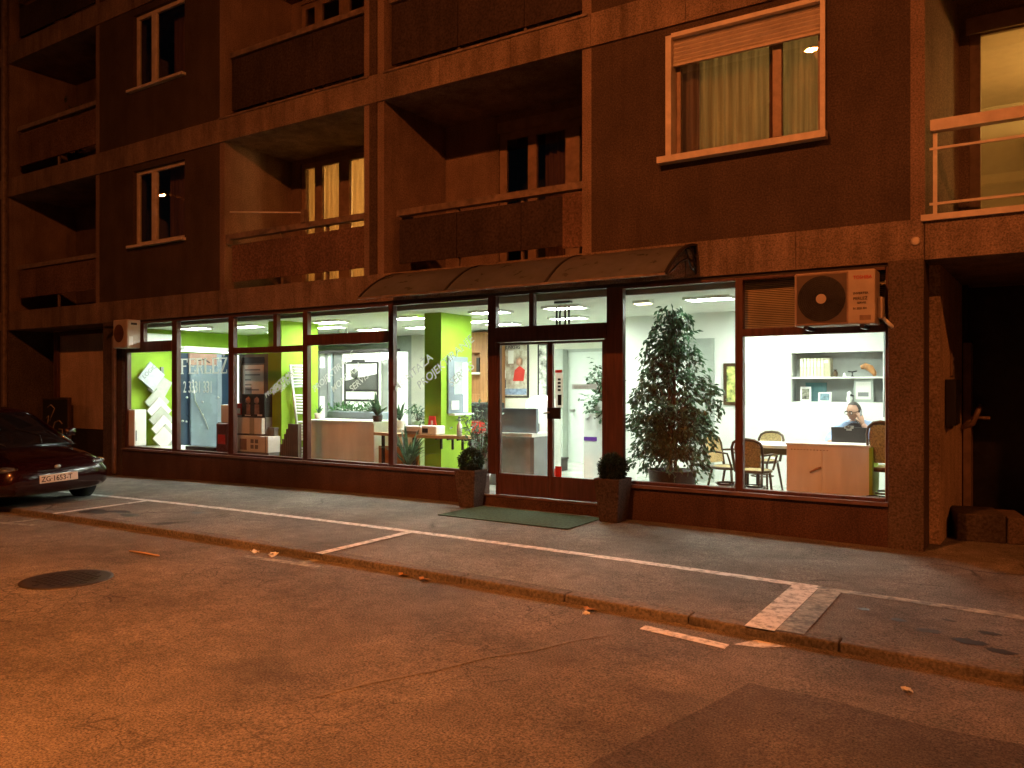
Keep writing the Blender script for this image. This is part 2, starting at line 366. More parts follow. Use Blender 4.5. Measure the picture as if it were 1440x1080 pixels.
# manhole
t = thing('manhole_cover', 'round dark iron manhole cover set in the road', 'manhole cover', (-6.93, -5.25, zg(-6.93) - RD))
MB().lathe([(.36, -.02), (.36, .004), (.33, .006), (.32, .006)], n=36).build('ring', M('worn_iron', (.06, .05, .045), .55, .6, var=.3, scale=20), t)
m = MB().lathe([(.315, -.02), (.315, .005), (.0, .005)], n=36, cap=False)
for i in range(-4, 5):
    for j in range(-4, 5):
        if (i * i + j * j) < 17: m.box(i * .065 - .02, i * .065 + .02, j * .065 - .02, j * .065 + .02, .005, .009)
m.build('lid', M('cast_iron', (.035, .03, .028), .5, .6, var=.3, scale=20), t)
# litter
for i, (x, y, s, lab) in enumerate([(-6.45, -3.66, .03, 'crumpled white paper scrap on the road left of its twin by the kerb'), (-6.2, -3.64, .036, 'larger crumpled white paper scrap by the kerb'),
                               (-2.72, -3.72, .018, 'small pale scrap of litter on the road below the kerb'), (-.55, -4.0, .02, 'pale cigarette packet scrap on the road near the dark patch')]):
    m = MB(); rr = random.Random(i)
    for k in range(5): m.obox((rr.uniform(-1, 1) * s, rr.uniform(-1, 1) * s, s * .35 + rr.uniform(0, .3) * s), s * 1.5, s * 1.2, .004, rr.uniform(0, 3), rr.uniform(-.7, .7), rr.uniform(-.7, .7))
    o = m.build('litter', m_paper, loc=(x, y, zg(x) - RD)); tag(o, lab, 'litter', 'scraps of litter along the kerb')
m = MB().tube([(-7.55, -4.3, zg(-7.5) - RD + .012), (-7.35, -4.27, zg(-7.4) - RD + .01), (-7.1, -4.27, zg(-7.1) - RD + .01)], .009, 6)
tag(m.build('stick', m_woodlight), 'thin pale stick lying on the road beyond the manhole', 'stick')
rr = random.Random(5)
for i, (x, y) in enumerate([(-4.35, -3.64), (-4.6, -3.62), (-2.75, -3.66)]):
    m = MB().leaf(Vector((0, 0, .004)), Vector((1, rr.uniform(-1, 1), .1)), Vector((0, .2, 1)), .1, .07)
    m.leaf(Vector((0, 0, .006)), Vector((-.2, 1, .2)), Vector((.2, .2, 1)), .07, .05)
    tag(m.build('fallen_leaf', M('dry_leaf', (.45, .25, .08), .8, var=.3), loc=(x, y, zg(x) - RD + .003)), ['dry yellow leaf in the gutter, middle of three', 'dry yellow leaf in the gutter, farthest from the thick line', 'dry yellow leaf in the gutter, nearest the thick parking line'][i], 'leaf', 'fallen leaves in the gutter')

# ------------------------------------------------------------------ building shell
bld = thing('apartment_building', 'dark rendered apartment block with loggias above a lit corner shop', 'building')
XL, XR = -19.8, 2.8
S1T, S1B, ST = 3.28, 2.88, 2.99
def zt(n): return S1T + ST * (n - 1)          # top of slab n (n=1 over the shop)
NF = 3
for n in range(1, NF + 2):
    z1 = zt(n); z0 = z1 - .41
    fx = [XL, -15.58, -11.83, -8.15, -4.57, -.84, XR]
    m = MB(); m.box(XL, XR, .0, 6.0, z0 + .003, z1 - .003)
    for a, b in zip(fx[:-1], fx[1:]):
        k = max(1, round((b - a) / 1.25)); w_ = (b - a) / k
        for q in range(k): m.box(a + q * w_ + .003, a + (q + 1) * w_ - .003, -.03, 0, z0, z1)
    m.build('floor_slab', m_band, bld)
    if n > 1:   # thin drip lip over each loggia band
        B('drip_lip', m_rail, bld, (-11.8, -8.3, -.05, -.03, z1 - .02, z1 + .012), (-8.0, -4.6, -.05, -.03, z1 - .02, z1 + .012))
# outer shell (back, ends, roof)
B('rear_wall', m_render, bld, (XL, XR, 6.0, 6.3, -.3, 12.7))
B('end_wall', m_render, bld, (XL - .3, XL, 0, 6.0, -.3, 12.7))
B('end_wall', m_render, bld, (XR, XR + .3, .05, 6.0, -.3, 12.7))
B('roof', m_band, bld, (XL - .4, XR + .4, -.3, 6.5, 12.7, 12.95))
WB = (-14.42, -12.82); WE = (-3.52, -1.81)
for n in range(1, NF + 1):
    a, b = zt(n), zt(n + 1) - .41
    for (x0, x1, w) in ((-15.58, -11.83, WB), (-4.57, -.97, WE)):
        w0, w1 = a + 1.03, a + 2.46
        B('wall', m_render, bld, (x0, w[0], 0, .28, a, b), (w[1], x1, 0, .28, a, b), (w[0], w[1], 0, .28, a, w0), (w[0], w[1], 0, .28, w1, b))
    # loggia side walls and back walls
    for (x0, x1) in ((XL, -19.2), (-15.58, -15.4), (-12.0, -11.83), (-8.29, -8.02), (-4.57, -4.4)):
        pass
def loggia(n, x0, x1, opening, depth=1.5, splay=0):
    a, b = zt(n), zt(n + 1) - .41
    o0, o1, oz0, oz1 = opening
    yb = depth
    m = MB()
    if o0 > x0: m.box(x0 - .1, o0, yb, yb + .2, a, b)
    if o1 < x1: m.box(o1, x1 + .1, yb, yb + .2, a, b)
    m.box(o0, o1, yb, yb + .2, oz1, b)
    if oz0 > a: m.box(o0, o1, yb, yb + .2, a, oz0)
    m.build('loggia_back_wall', m_logg, bld)
    m = MB(); m.add([(x0 - .13, .0, a), (x0, .0, a), (x0 + splay, yb, a), (x0 - .13, yb, a), (x0 - .13, .0, b), (x0, .0, b), (x0 + splay, yb, b), (x0 - .13, yb, b)],
                    [(0, 3, 2, 1), (4, 5, 6, 7), (0, 1, 5, 4), (1, 2, 6, 5), (2, 3, 7, 6), (3, 0, 4, 7)])
    m.build('loggia_side_wall', m_logg, bld)
    m = MB().box(x1, x1 + .13, 0, yb, a, b); m.build('loggia_side_wall', m_logg, bld)
XF = 2.5
for n in range(1, NF + 1):
    a = zt(n)
    loggia(n, -19.2, -15.71, (-17.6, -16.1, a + .05, a + 2.3))
    loggia(n, -11.7, -8.42, (-11.45, -8.5, a + .06, a + 2.5))
    loggia(n, -8.02, -4.7, (-6.97, -4.72, a + .05, a + 2.32))
    loggia(n, -.84, XF, (-.52, 1.9, a + .05, a + 2.34), 1.3, .22)
    B('pier', m_render, bld, (-8.292, -8.15, -.025, .0, a, a + ST - .41))
    B('pier', m_render, bld, (XL, -19.33, -.02, .3, a, a + ST - .41))
# --- windows
def window(name, x0, x1, z0, z1, y, frame_m, cols, fw=.07, glass_m=m_wglass, parent=bld, sill=True, dep=.06):
    """frame with uprights, panes; cols are the x of the centre uprights"""
    m = MB(); m.box(x0, x0 + fw, y, y + dep, z0, z1); m.box(x1 - fw, x1, y, y + dep, z0, z1)
    m.box(x0 + fw, x1 - fw, y, y + dep, z0, z0 + fw); m.box(x0 + fw, x1 - fw, y, y + dep, z1 - fw, z1)
    for c, w in cols: m.box(c - w / 2, c + w / 2, y - .006, y + dep, z0 + fw, z1 - fw)
    f = m.build(name, frame_m, parent, bevel=.006)
    xs = [x0 + fw] + [q for c, w in cols for q in (c - w / 2, c + w / 2)] + [x1 - fw]
    for a, b in zip(xs[::2], xs[1::2]): B('pane', glass_m, f, (a, b, y + .026, y + .032, z0 + fw, z1 - fw))
    if sill: B('sill', m_whiteframe, f, (x0 - .1, x1 + .04, y - .16, y, z0 - .05, z0 - .003))
    return f
for n in range(1, NF + 1):
    a = zt(n)
    f = window('window', WB[0], WB[1], a + 1.03, a + 2.46, .07, m_whiteframe, [(-13.86, .14)])
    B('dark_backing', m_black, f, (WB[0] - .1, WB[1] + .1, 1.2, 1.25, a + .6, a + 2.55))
# big window with the half-lowered roller shutter
x0, x1 = WE; z0, z1 = zt(1) + 1.03, zt(1) + 2.46
f = window('wide_window', x0, x1, z0, z1, .12, m_brownframe, [(-2.32, .1)], .075)
fr = B('outer_frame', m_whiteframe, f, (x0 - .05, x0 + .02, -.045, .12, z0, z1), (x1 - .02, x1 + .03, -.045, .12, z0, z1), (x0 + .02, x1 - .02, -.045, .12, z1 - .03, z1 + .02))
B('sill_board', m_whiteframe, f, (x0 - .13, x1 + .05, -.12, .0, z0 - .075, z0))
m = MB(); zs = z1 - .32
k = 0
while zs + .05 * k < z1 - .06:
    za = zs + .05 * k; m.add([(x0 + .022, .045, za), (x1 - .022, .045, za), (x1 - .022, .028, za + .024), (x0 + .022, .028, za + .024), (x1 - .022, .045, za + .047), (x0 + .022, .045, za + .047)], [(0, 1, 2, 3), (3, 2, 4, 5)]); k += 1
m.box(x0 + .022, x1 - .022, .02, .06, zs - .03, zs)
m.build('roller_shutter', m_shutter, f)
for n in (2, 3):
    f = window('wide_window', x0, x1, zt(n) + 1.03, zt(n) + 2.46, .12, m_brownframe, [(-2.32, .1)], .075)
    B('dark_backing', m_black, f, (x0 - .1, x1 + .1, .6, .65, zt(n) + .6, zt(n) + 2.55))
# loggia windows
for n in range(1, NF + 1):
    a = zt(n)
    # C bay
    ex = [xx(q, 1.5) for q in (441, 451, 475, 489.5)]
    f = window('loggia_window', -11.45, -8.5, a + .06, a + 2.5, 1.53, m_brownframe, [((ex[0] + ex[1]) / 2, ex[1] - ex[0]), ((ex[2] + ex[3]) / 2, ex[3] - ex[2]), (-9.35, .25)], .1, sill=False)
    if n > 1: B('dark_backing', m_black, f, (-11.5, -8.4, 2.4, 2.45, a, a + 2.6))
    # D bay
    ex = [xx(q, 1.5) for q in (741, 753, 793.5, 813.6)]
    f = window('loggia_window', -6.97, -4.72, a + .05, a + 2.32, 1.53, m_brownframe, [((ex[0] + ex[1]) / 2, ex[1] - ex[0]), ((ex[2] + ex[3]) / 2, ex[3] - ex[2])], .13, sill=False)
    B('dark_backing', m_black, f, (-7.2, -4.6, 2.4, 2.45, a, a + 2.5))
    B('head_board', m_brownframe, f, (-6.97, -4.72, 1.47, 1.498, a + 2.3, a + 2.46))
    f = window('loggia_window', -17.6, -16.1, a + .05, a + 2.3, 1.53, m_brownframe, [(-16.9, .12)], .1, sill=False)
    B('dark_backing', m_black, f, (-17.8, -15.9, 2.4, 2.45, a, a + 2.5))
    f = window('loggia_window', -.52, 1.9, a + .05, a + 2.34, 1.33, m_brownframe, [(.72, .14)], .11, sill=False)
    B('head_board', m_brownframe, f, (-.55, 1.9, 1.26, 1.298, a + 2.24, a + 2.42))
    if n > 1: B('dark_backing', m_black, f, (-.6, 2.0, 2.2, 2.25, a, a + 2.5))

# --- railings
def railing(n, x0, x1, panel_m, posts, ztop=.96, pz=(.14, .78), rail_m=m_rail, yoff=.06, hr=(.09, .09)):
    a = zt(n)
    f = B('balcony_railing', rail_m, bld, (x0, x1, yoff - .03, yoff + .09, a + ztop - hr[0], a + ztop))
    for p in posts: B('post', rail_m, f, (p - .02, p + .02, yoff + .03, yoff + .065, a, a + ztop - hr[0]))
    if panel_m:
        e = [x0 + .02] + list(posts) + [x1 - .02]
        m = MB()
        for q, w in zip(e[:-1], e[1:]):
            if w - q > .1: m.box(q + .006, w - .006, yoff + .0, yoff + .028, a + pz[0], a + pz[1])
        m.build('panel', panel_m, f)
    return f
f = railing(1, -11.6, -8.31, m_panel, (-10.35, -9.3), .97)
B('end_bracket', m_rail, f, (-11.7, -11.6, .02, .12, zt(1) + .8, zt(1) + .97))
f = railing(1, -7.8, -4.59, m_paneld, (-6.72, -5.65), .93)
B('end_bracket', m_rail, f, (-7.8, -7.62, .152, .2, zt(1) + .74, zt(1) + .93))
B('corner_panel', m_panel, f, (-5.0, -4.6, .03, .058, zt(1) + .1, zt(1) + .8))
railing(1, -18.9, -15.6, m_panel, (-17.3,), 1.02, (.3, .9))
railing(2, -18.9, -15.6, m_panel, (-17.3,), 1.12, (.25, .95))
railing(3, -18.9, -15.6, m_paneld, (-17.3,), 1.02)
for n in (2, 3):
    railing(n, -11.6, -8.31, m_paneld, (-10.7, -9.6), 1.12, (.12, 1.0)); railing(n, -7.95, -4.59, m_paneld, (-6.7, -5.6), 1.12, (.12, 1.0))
for n in range(1, NF + 1):
    a = zt(n)
    f = B('balcony_railing', m_railwhite, bld, (-.79, XF, -.04, .07, a + .86, a + .97))
    B('rail_tube', m_railwhite, f, (-.8, XF, .0, .025, a + .68, a + .705)); B('rail_tube', m_railwhite, f, (-.8, XF, .0, .025, a + .13, a + .155))
    for p in (-.75, .9): B('post', m_railwhite, f, (p - .018, p + .018, .003, .035, a, a + .86))
    B('edge_trim', m_railwhite, f, (-.87, XF, -.07, -.03, a - .03, a + .03))
# flower box etc. on loggias
t = thing('washing_pole', 'thin pale pole sticking out from the loggia rail with lit curtains', 'pole', (-9.76, .0, 0))
MB().tube([(0, .06, 4.41), (-.98, -.63, 4.41)], .012, 8).build('pole', m_railwhite, t)
B('clamp', m_rail, t, (-.04, .04, .0, .1, 4.24, 4.45))

# --- lit rooms behind curtains
def room(x0, x1, y0, y1, z0, z1):
    m = MB(); e = .04
    m.box(x0, x1, y1, y1 + e, z0, z1); m.box(x0 - e, x0, y0, y1, z0, z1); m.box(x1, x1 + e, y0, y1, z0, z1); m.box(x0, x1, y0, y1, z0 - e + .043, z0 + .043); m.box(x0, x1, y0, y1, z1 - .05, z1 - .01)
    return m.build('room_lining', m_room, bld)
def bulb(x, y, z, s, label, col=(1, .72, .36), r=.09):
    t = thing('ceiling_lamp', label, 'lamp', (x, y, z))
    MB().lathe([(.01, -r), (r * .7, -r * .7), (r, 0), (r * .7, r * .7), (.02, r)], n=14).build('globe', lamp_mat('warm_globe', col, s), t)
    MB().tube([(0, 0, r), (0, 0, .35)], .008, 6).build('cord', m_black, t)
room(-4.4, -1.0, .32, 3.4, 3.285, 5.85)
bulb(-2.3, 2.3, 5.3, 40, 'round lamp glowing behind the pale curtains of the wide upper window', (1, .68, .32), .14)
room(-11.75, -8.35, 1.75, 4.8, 3.285, 5.85)
bulb(-10.3, 3.6, 5.3, 95, 'round lamp glowing behind the curtains of the left lit loggia', (1, .52, .17), .15)
room(-.75, 2.45, 1.55, 5.0, 3.285, 5.85)
bulb(1.3, 3.2, 5.3, 85, 'round lamp lighting the yellow room behind the white railing', (1, .52, .13), .15)
def curtain(x0, x1, y, z0, z1, mat, label, amp=.03, wl=.13):
    m = MB(); n = max(8, int((x1 - x0) / .02)); vs = []; fs = []; ph = random.uniform(0, 6)
    for i in range(n + 1):
        x = x0 + (x1 - x0) * i / n; yy = y + amp * math.sin(6.283 * x / wl + ph + .9 * math.sin(x * 7 + ph))
        vs += [(x, yy, z0), (x, yy + .004, z1)]
    fs = [(2 * i, 2 * i + 2, 2 * i + 3, 2 * i + 1) for i in range(n)]
    m.add(vs, fs, True); return tag(m.build('curtain', mat), label, 'curtain', 'curtains in the upper windows')
curtain(-3.28, -2.3, .32, 3.9, 5.72, m_curtg, 'pale green curtain in the wide window, left of the upright')
curtain(-2.42, -1.72, .36, 3.9, 5.72, m_curtg, 'pale green curtain in the wide window, right of the upright')
curtain(-3.52, -3.27, .27, 3.9, 5.72, m_curtb, 'brown side curtain at the left edge of the wide window')
curtain(-2.45, -2.3, .27, 3.9, 5.72, m_curtb, 'narrow brown curtain beside the upright of the wide window', .015)
curtain(xx(419, 1.6) - .05, xx(441, 1.6), 1.72, 3.35, 5.75, m_curtw, 'left lit cream curtain in the loggia with the pole')
curtain(xx(451, 1.6), xx(475, 1.6), 1.72, 3.35, 5.75, m_curtw, 'middle lit cream curtain in the loggia with the pole')
curtain(xx(489.5, 1.6), -8.5, 1.72, 3.35, 5.75, m_curtw, 'right lit cream curtain in the loggia with the pole')
curtain(-13.75, -12.86, .45, zt(2) + .9, zt(2) + 2.5, m_curtb, 'dim curtain in the topmost visible narrow window')
curtain(-13.8, -12.86, .4, 4.25, 5.8, m_curtb, 'dim brown curtain in the lower narrow window over the left shop bays')
curtain(-6.3, -5.8, 1.8, 3.35, 5.6, m_curtb, 'dim brown curtain in the dark right loggia')
# things in the yellow room
t = thing('wardrobe', 'dark wardrobe in the yellow lit room behind the railing', 'wardrobe', (.9, 4.55, zt(1) + .045))
B('carcass', m_brownframe, t, (-.9, .3, -.35, .4, 0, 2.0), bevel=.01); B('door', m_wood, t, (-.88, -.31, -.375, -.351, .08, 1.95)); B('door', m_wood, t, (-.29, .28, -.375, -.351, .08, 1.95))
t = thing('picture', 'small dark picture hanging in the yellow lit room', 'picture', (-.67, 3.0, 4.9))
B('frame', m_bent, t, (-.04, 0, -.25, .25, -.2, .2)); B('print', m_paper, t, (0, .005, -.2, .2, -.15, .15))

# --- loggia clutter
t = thing('potted_shrub', 'dark potted shrub on the far left upper loggia', 'plant', (-17.4, .55, zt(2)))
MB().lathe([(.14, 0), (.2, .35), (.2, .38), (.0, .36)], n=14, cap=False).build('pot', m_pot, t)
m = MB(); rr = random.Random(21)
for i in range(160):
    p = Vector((rr.gauss(0, .16), rr.gauss(0, .16), .95 + rr.gauss(0, .32))); m.leaf(p, Vector((rr.uniform(-1, 1), rr.uniform(-1, 1), rr.uniform(-.5, 1))), Vector((rr.uniform(-1, 1), 0, 1)), .12, .05)
for i in range(5): m.tube([(0, 0, .36), (rr.uniform(-.2, .2), rr.uniform(-.2, .2), 1.1)], .008, 5)
m.build('foliage', m_leaf, t)
t = thing('hanging_planter', 'small hanging basket under the ceiling of the far left upper loggia', 'plant', (-16.0, .5, zt(3) - .41))
MB().tube([(0, 0, 0), (0, 0, -.5)], .006, 5).build('chain', m_black, t); MB().lathe([(.04, -.72), (.12, -.6), (.13, -.5), (.0, -.52)], n=12, cap=False).build('basket', m_pot, t)
B('downpipe', m_rail, bld, (-19.3, -19.2, -.13, -.03, -.1, 12.6), bevel=.03)

# ------------------------------------------------------------------ ground floor shell
# left bay: recess with a rendered panel, dark opening at its left
B('recess_wall', m_passage, bld, (-18.55, -15.4, .7, .85, .68, S1B))
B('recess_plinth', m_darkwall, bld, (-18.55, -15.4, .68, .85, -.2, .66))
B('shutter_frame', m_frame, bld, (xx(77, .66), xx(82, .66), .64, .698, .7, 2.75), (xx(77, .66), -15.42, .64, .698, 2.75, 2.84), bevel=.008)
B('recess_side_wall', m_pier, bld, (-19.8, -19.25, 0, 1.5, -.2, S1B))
B('opening_backdrop', m_darkwall, bld, (-19.25, -18.55, 1.5, 1.6, -.2, S1B))  # dark panel standing in for the unlit depth of the opening
B('recess_jamb', m_passage, bld, (-18.7, -18.552, .72, 1.5, -.2, S1B))
B('corner_pillar', m_pier, bld, (-15.4, -14.98, -.03, .7, -.2, S1B), (-14.98, -14.79, .0, .3, -.2, S1B))
B('drainpipe', M('pale_pipe', (.22, .16, .14), .5, var=.2), bld, (-15.0, -14.9, -.1, -.03, -.1, 2.6), bevel=.03)
t = thing('sign_board', 'black menu board with chalk script beside the dark left shop', 'sign', (xx(79, .45), .45, zg(-18)))
B('board', m_black, t, (-.52, .52, -.03, .03, .55, 1.48)); B('frame', m_bent, t, (-.56, .56, -.04, .04, 1.48, 1.53), (-.56, -.52, -.04, .04, .0, 1.48), (.52, .56, -.04, .04, .0, 1.48), bevel=.006)
m = MB()
m.tube([(.32, -.036, .95), (.2, -.036, 1.02), (.02, -.036, .98), (-.06, -.036, .85), (.0, -.036, .7), (.18, -.036, .65), (.33, -.036, .72), (.33, -.036, .83), (.18, -.036, .83)], .014, 5)
m.tube([(-.3, -.036, 1.3), (-.15, -.036, 1.36), (.0, -.036, 1.28), (-.1, -.036, 1.14), (-.2, -.036, 1.0)], .012, 5)
m.tube([(-.36, -.036, 1.05), (-.25, -.036, 1.12), (-.3, -.036, .9)], .01, 5)
m.build('chalk_script', M('chalk', (.35, .3, .25), .9, var=.3), t)
# right pillar and passage
B('corner_pillar', m_pier, bld, (-1.17, -.84, -.07, .45, -.2, S1B), bevel=.015)
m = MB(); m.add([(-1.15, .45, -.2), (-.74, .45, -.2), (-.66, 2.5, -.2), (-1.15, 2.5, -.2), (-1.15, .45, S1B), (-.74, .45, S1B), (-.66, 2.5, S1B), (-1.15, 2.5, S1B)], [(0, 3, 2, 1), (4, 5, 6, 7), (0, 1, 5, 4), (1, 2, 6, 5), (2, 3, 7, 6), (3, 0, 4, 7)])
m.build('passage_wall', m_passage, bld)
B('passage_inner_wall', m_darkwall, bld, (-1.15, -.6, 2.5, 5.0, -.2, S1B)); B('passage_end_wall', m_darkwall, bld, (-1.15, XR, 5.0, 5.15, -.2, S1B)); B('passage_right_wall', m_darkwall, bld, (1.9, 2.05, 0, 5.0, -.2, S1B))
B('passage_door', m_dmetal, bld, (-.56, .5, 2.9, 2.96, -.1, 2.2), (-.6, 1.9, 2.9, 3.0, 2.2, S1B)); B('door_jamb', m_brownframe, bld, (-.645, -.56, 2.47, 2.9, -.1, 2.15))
t = thing('mailbox', 'black metal letterbox unit on the orange lit passage wall', 'mailbox', (-.72, .75, 1.2))
B('box', M('letterbox_paint', (.03, .028, .028), .45, var=.2), t, (.0, .1, .05, .75, -.02, .48), bevel=.008)
B('flap', m_dmetal, t, (.1, .112, .1, .36, .32, .38), (.1, .112, .42, .7, .32, .38))
t = thing('doorbell_panel', 'small dark bell panel above the letterbox in the passage', 'bell panel', (-.71, 1.3, 1.72)); B('plate', m_brownframe, t, (0, .03, 0, .25, 0, .28), bevel=.005); B('button', m_metal, t, (.03, .036, .05, .09, .18, .22), (.03, .036, .15, .19, .18, .22), (.03, .036, .05, .09, .08, .12))
t = thing('wall_tap', 'small pale standpipe bracket behind the letterbox', 'tap', (-.65, 2.3, 1.25)); MB().tube([(0, 0, -.15), (.12, -.02, -.1), (.17, -.05, .05), (.2, 0, .12)], .03, 8).build('spout', m_brownframe, t); MB().tube([(.1, 0, -.02), (.3, .0, -.03)], .02, 8).build('handle', m_brownframe, t)
t = thing('stone_block', 'low rough stone step block at the passage entrance', 'block', (-.32, 1.1, zg(0)), R(12)); B('block', m_dstone, t, (-.34, .12, -.2, .45, 0, .3), bevel=.015); B('lit_end', m_pier, t, (.13, .33, -.2, .45, 0, .28), bevel=.015)  # lit right side of the block put in as a lighter end piece
tag(MB().lathe([(.04, 0), (.045, .012), (.03, .02), (.0, .021)], n=12, cap=False).build('wall_cap', m_railwhite, loc=(xx(1288), -.03, 3.06)), 'small pale round cap on the band beside the white railing', 'cap').rotation_euler = (R(90), 0, 0)  # plain pale disc for a small smear, gives no light

# ---------------------------------------------------------------- shopfront
ZB, ZTOP = .44, 2.83
B('lintel', M('dark_lintel', (.03, .02, .018), .7, var=.2), bld, (-14.7, -1.17, .0, .12, ZTOP, S1B))
m = MB()
for a, b in ((-14.7, -6.2), (-4.14, -1.17)): B('plinth', m_plinth, bld, (a, b, -.05, .12, -.2, ZB - .06))
B('window_ledge', m_sill, bld, (-14.7, -6.2, -.085, .12, ZB - .058, ZB - .02)); B('window_ledge', m_sill, bld, (-4.14, -1.17, -.085, .12, ZB - .058, ZB - .02))
YF0, YF1 = .0, .09
def shopwin(name, x0, x1, lower, uppers, ztr, fl=.05):
    """one bay of the shopfront: outer uprights are separate; lower pane, transom at ztr, upper panes"""
    return
def ub(a, b, z0=ZB - .02, z1=ZTOP): B('shopfront_post', m_frame, bld, (a, b, YF0, YF1, z0, z1), bevel=.006)
ub(-14.7, xx(178.8)); ub(xx(241.6), xx(248.4)); ub(xx(321), xx(328)); ub(xx(425.5), xx(432)); ub(xx(546), xx(552.8)); ub(xx(685.8), xx(697)); ub(xx(852.8), -4.14); ub(xx(1033.5), xx(1044.4)); ub(-1.2, -1.17)
fr = bld
def hb(x0, x1, za, zb, name='transom'): return B(name, m_frame, fr, (x0, x1, YF0 - .012, YF1 - .01, za, zb), bevel=.005)
bays = [(xx(178.8), xx(241.6)), (xx(248.4), xx(321)), (xx(328), xx(425.5)), (xx(432), xx(546)), (xx(552.8), xx(685.8)), (-4.14, xx(1033.5)), (xx(1044.4), -1.2)]
for a, b in bays: hb(a, b, ZB - .02, ZB + .015, 'bottom_rail'); hb(a, b, ZTOP - .03, ZTOP, 'top_rail')
hb(*bays[0], 2.26, 2.46); hb(*bays[2], 2.17, 2.27); hb(*bays[3], 2.26, 2.43); hb(*bays[6], 2.165, 2.25)
B('mullion', m_frame, fr, (xx(384), xx(389), YF0 + .005, YF1 - .01, 2.27, ZTOP - .03)); B('mullion', m_frame, fr, (-14.7, xx(201.8), YF0 + .005, YF1 - .01, 2.46, ZTOP - .03))
def pane(x0, x1, z0, z1, mat=m_glass, y=.04): return B('shop_window_pane', mat, bld, (x0, x1, y, y + .008, z0, z1))
zb, zc = ZB + .015, ZTOP - .03
pane(*bays[0], zb, 2.26); pane(xx(201.8), bays[0][1], 2.46, zc)
p2 = pane(*bays[1], zb, zc)
p3 = pane(*bays[2], zb, 2.17); pane(bays[2][0], xx(384), 2.27, zc); pane(xx(389), bays[2][1], 2.27, zc)
p4 = pane(*bays[3], zb, 2.26); pane(*bays[3], 2.43, zc)
p5 = pane(*bays[4], zb, zc); p6 = pane(*bays[5], zb, zc); pane(*bays[6], zb, 2.165); pane(*bays[6], 2.25, zc)
# lettering on the panes
def serif(parent, x, z, h, w, gap, mat):
    m = MB(); y0, y1 = .0365, .0395; s = .17 * h; t = .085 * h
    def rect(a, b, c, d): m.box(x + a, x + b, y0, y1, z + c, z + d)
    def para(p): m.prism([(x + a, z + b) for a, b in p], y0, y1)
    def stem(a, hh=h): rect(a, a + s, 0, hh); rect(a - .06 * h, a, 0, t * .6); rect(a + s, a + s + .06 * h, 0, t * .6)
    def E(mid=True, low=True):
        nonlocal x
        stem(0); rect(-.06 * h, 0, h - t * .6, h); rect(s, w, h - t, h); rect(w - t, w, h - .26 * h, h - t)
        rect(s, w * .78, h * .47, h * .47 + t)
        if low: rect(s + .06 * h, w, 0, t); rect(w - t, w, t, .26 * h)
        x += w + gap
    E(low=False); E()
    stem(0); rect(-.06 * h, 0, h - t * .6, h); rect(s, w * .72, h - t, h); rect(s, w * .72, h * .46, h * .46 + t)
    para([(w * .72, h), (w * .95, h * .86), (w * .95, h * .6), (w * .72, h * .46), (w * .72, h * .54), (w * .78, h * .63), (w * .78, h * .83), (w * .72, h * .915)])
    para([(w * .45, h * .46), (w * .62, h * .46), (w * 1.02, 0), (w * .82, 0)]); x += w + gap
    stem(0); rect(-.06 * h, s + .06 * h, h - t * .6, h); rect(s + .06 * h, w, 0, t); rect(w - t, w, t, .28 * h); x += w + gap
    E()
    rect(0, w, h - t, h); rect(0, w, 0, t); rect(0, t, h - .25 * h, h - t); rect(w - t, w, t, .25 * h)
    para([(w * .72, h - t), (w, h - t), (w * .28, t), (0, t)]); para([(w * .2, h * 1.25), (w * .36, h * 1.25), (w * .5, h * 1.14), (w * .64, h * 1.25), (w * .8, h * 1.25), (w * .5, h * 1.05)])
    return m.build('lettering', mat, parent)
xa, za = xz(252.5, 526); xb, _ = xz(319, 526)
W = (xb - xa); serif(p2, xa, za, .28, W / 6 * .82, W / 6 * .18, m_frost)
xa, za = xz(255, 552); text('2 3331 331', .3, m_frost, p2, (xa, .038, za), FRONT, sx=.62)
a30 = (R(90), R(-38), 0)
def diag(parent, s, px, py, size, mat, ang=-36, Y=0): x, z = xz(px, py, Y); return text(s, size, mat, parent, (x, .0375, z), (R(90), R(ang), 0), sx=1.0, bold=.002)
diag(p5, 'MONTAŽA', 555, 552, .17, m_frost, -35); diag(p5, 'PROJEKTIRANJE', 588, 548, .17, m_frost, -35); diag(p5, 'SERVIS', 633, 545, .17, m_frost, -35)
for pp, x1_, sc_ in ((p4, 440, 1), (p3, 372, .8)):
    for k, s in enumerate(('PROJEKTIRANJE', 'MONTAŽA', 'SERVIS')): diag(pp, s, x1_ + (26 * k if pp is p4 else 10 * k), 552 - (0 if pp is p4 else -8 + 4 * k), .15 * sc_, m_frost, -33)

# ---------------------------------------------------------------- entrance door
xd0, xd1 = xx(697), xx(852.8)
dr = B('entrance_door', m_frame, bld, (xd0, xd0 + .03, YF0, YF1, .14, 2.4), (xd1 - .03, xd1, YF0, YF1, .14, 2.4), (xd0, xd1, YF0 - .015, YF1, 2.2, 2.4), (xx(743.7), xx(750), YF0, YF1, 2.4, ZTOP), bevel=.005)
B('pane', m_glass, dr, (xd0, xx(743.7), .04, .048, 2.4, ZTOP)); B('pane', m_glass, dr, (xx(750), xd1, .04, .048, 2.4, ZTOP))
zs0, zs1 = .44, 2.18
xm0, xm1 = xx(766.5), xx(779)
def leaf(a, b, nm):
    f = B(nm, m_frame, dr, (a, a + .035, .005, .06, .15, 2.19), (b - .035, b, .005, .06, .15, 2.19), (a + .035, b - .035, .005, .06, .15, zs0), (a + .035, b - .035, .005, .06, zs1 - .02, 2.19), bevel=.005)
    B('glass_panel', m_glass, dr, (a + .035, b - .035, .035, .041, zs0, zs1 - .02)); return f
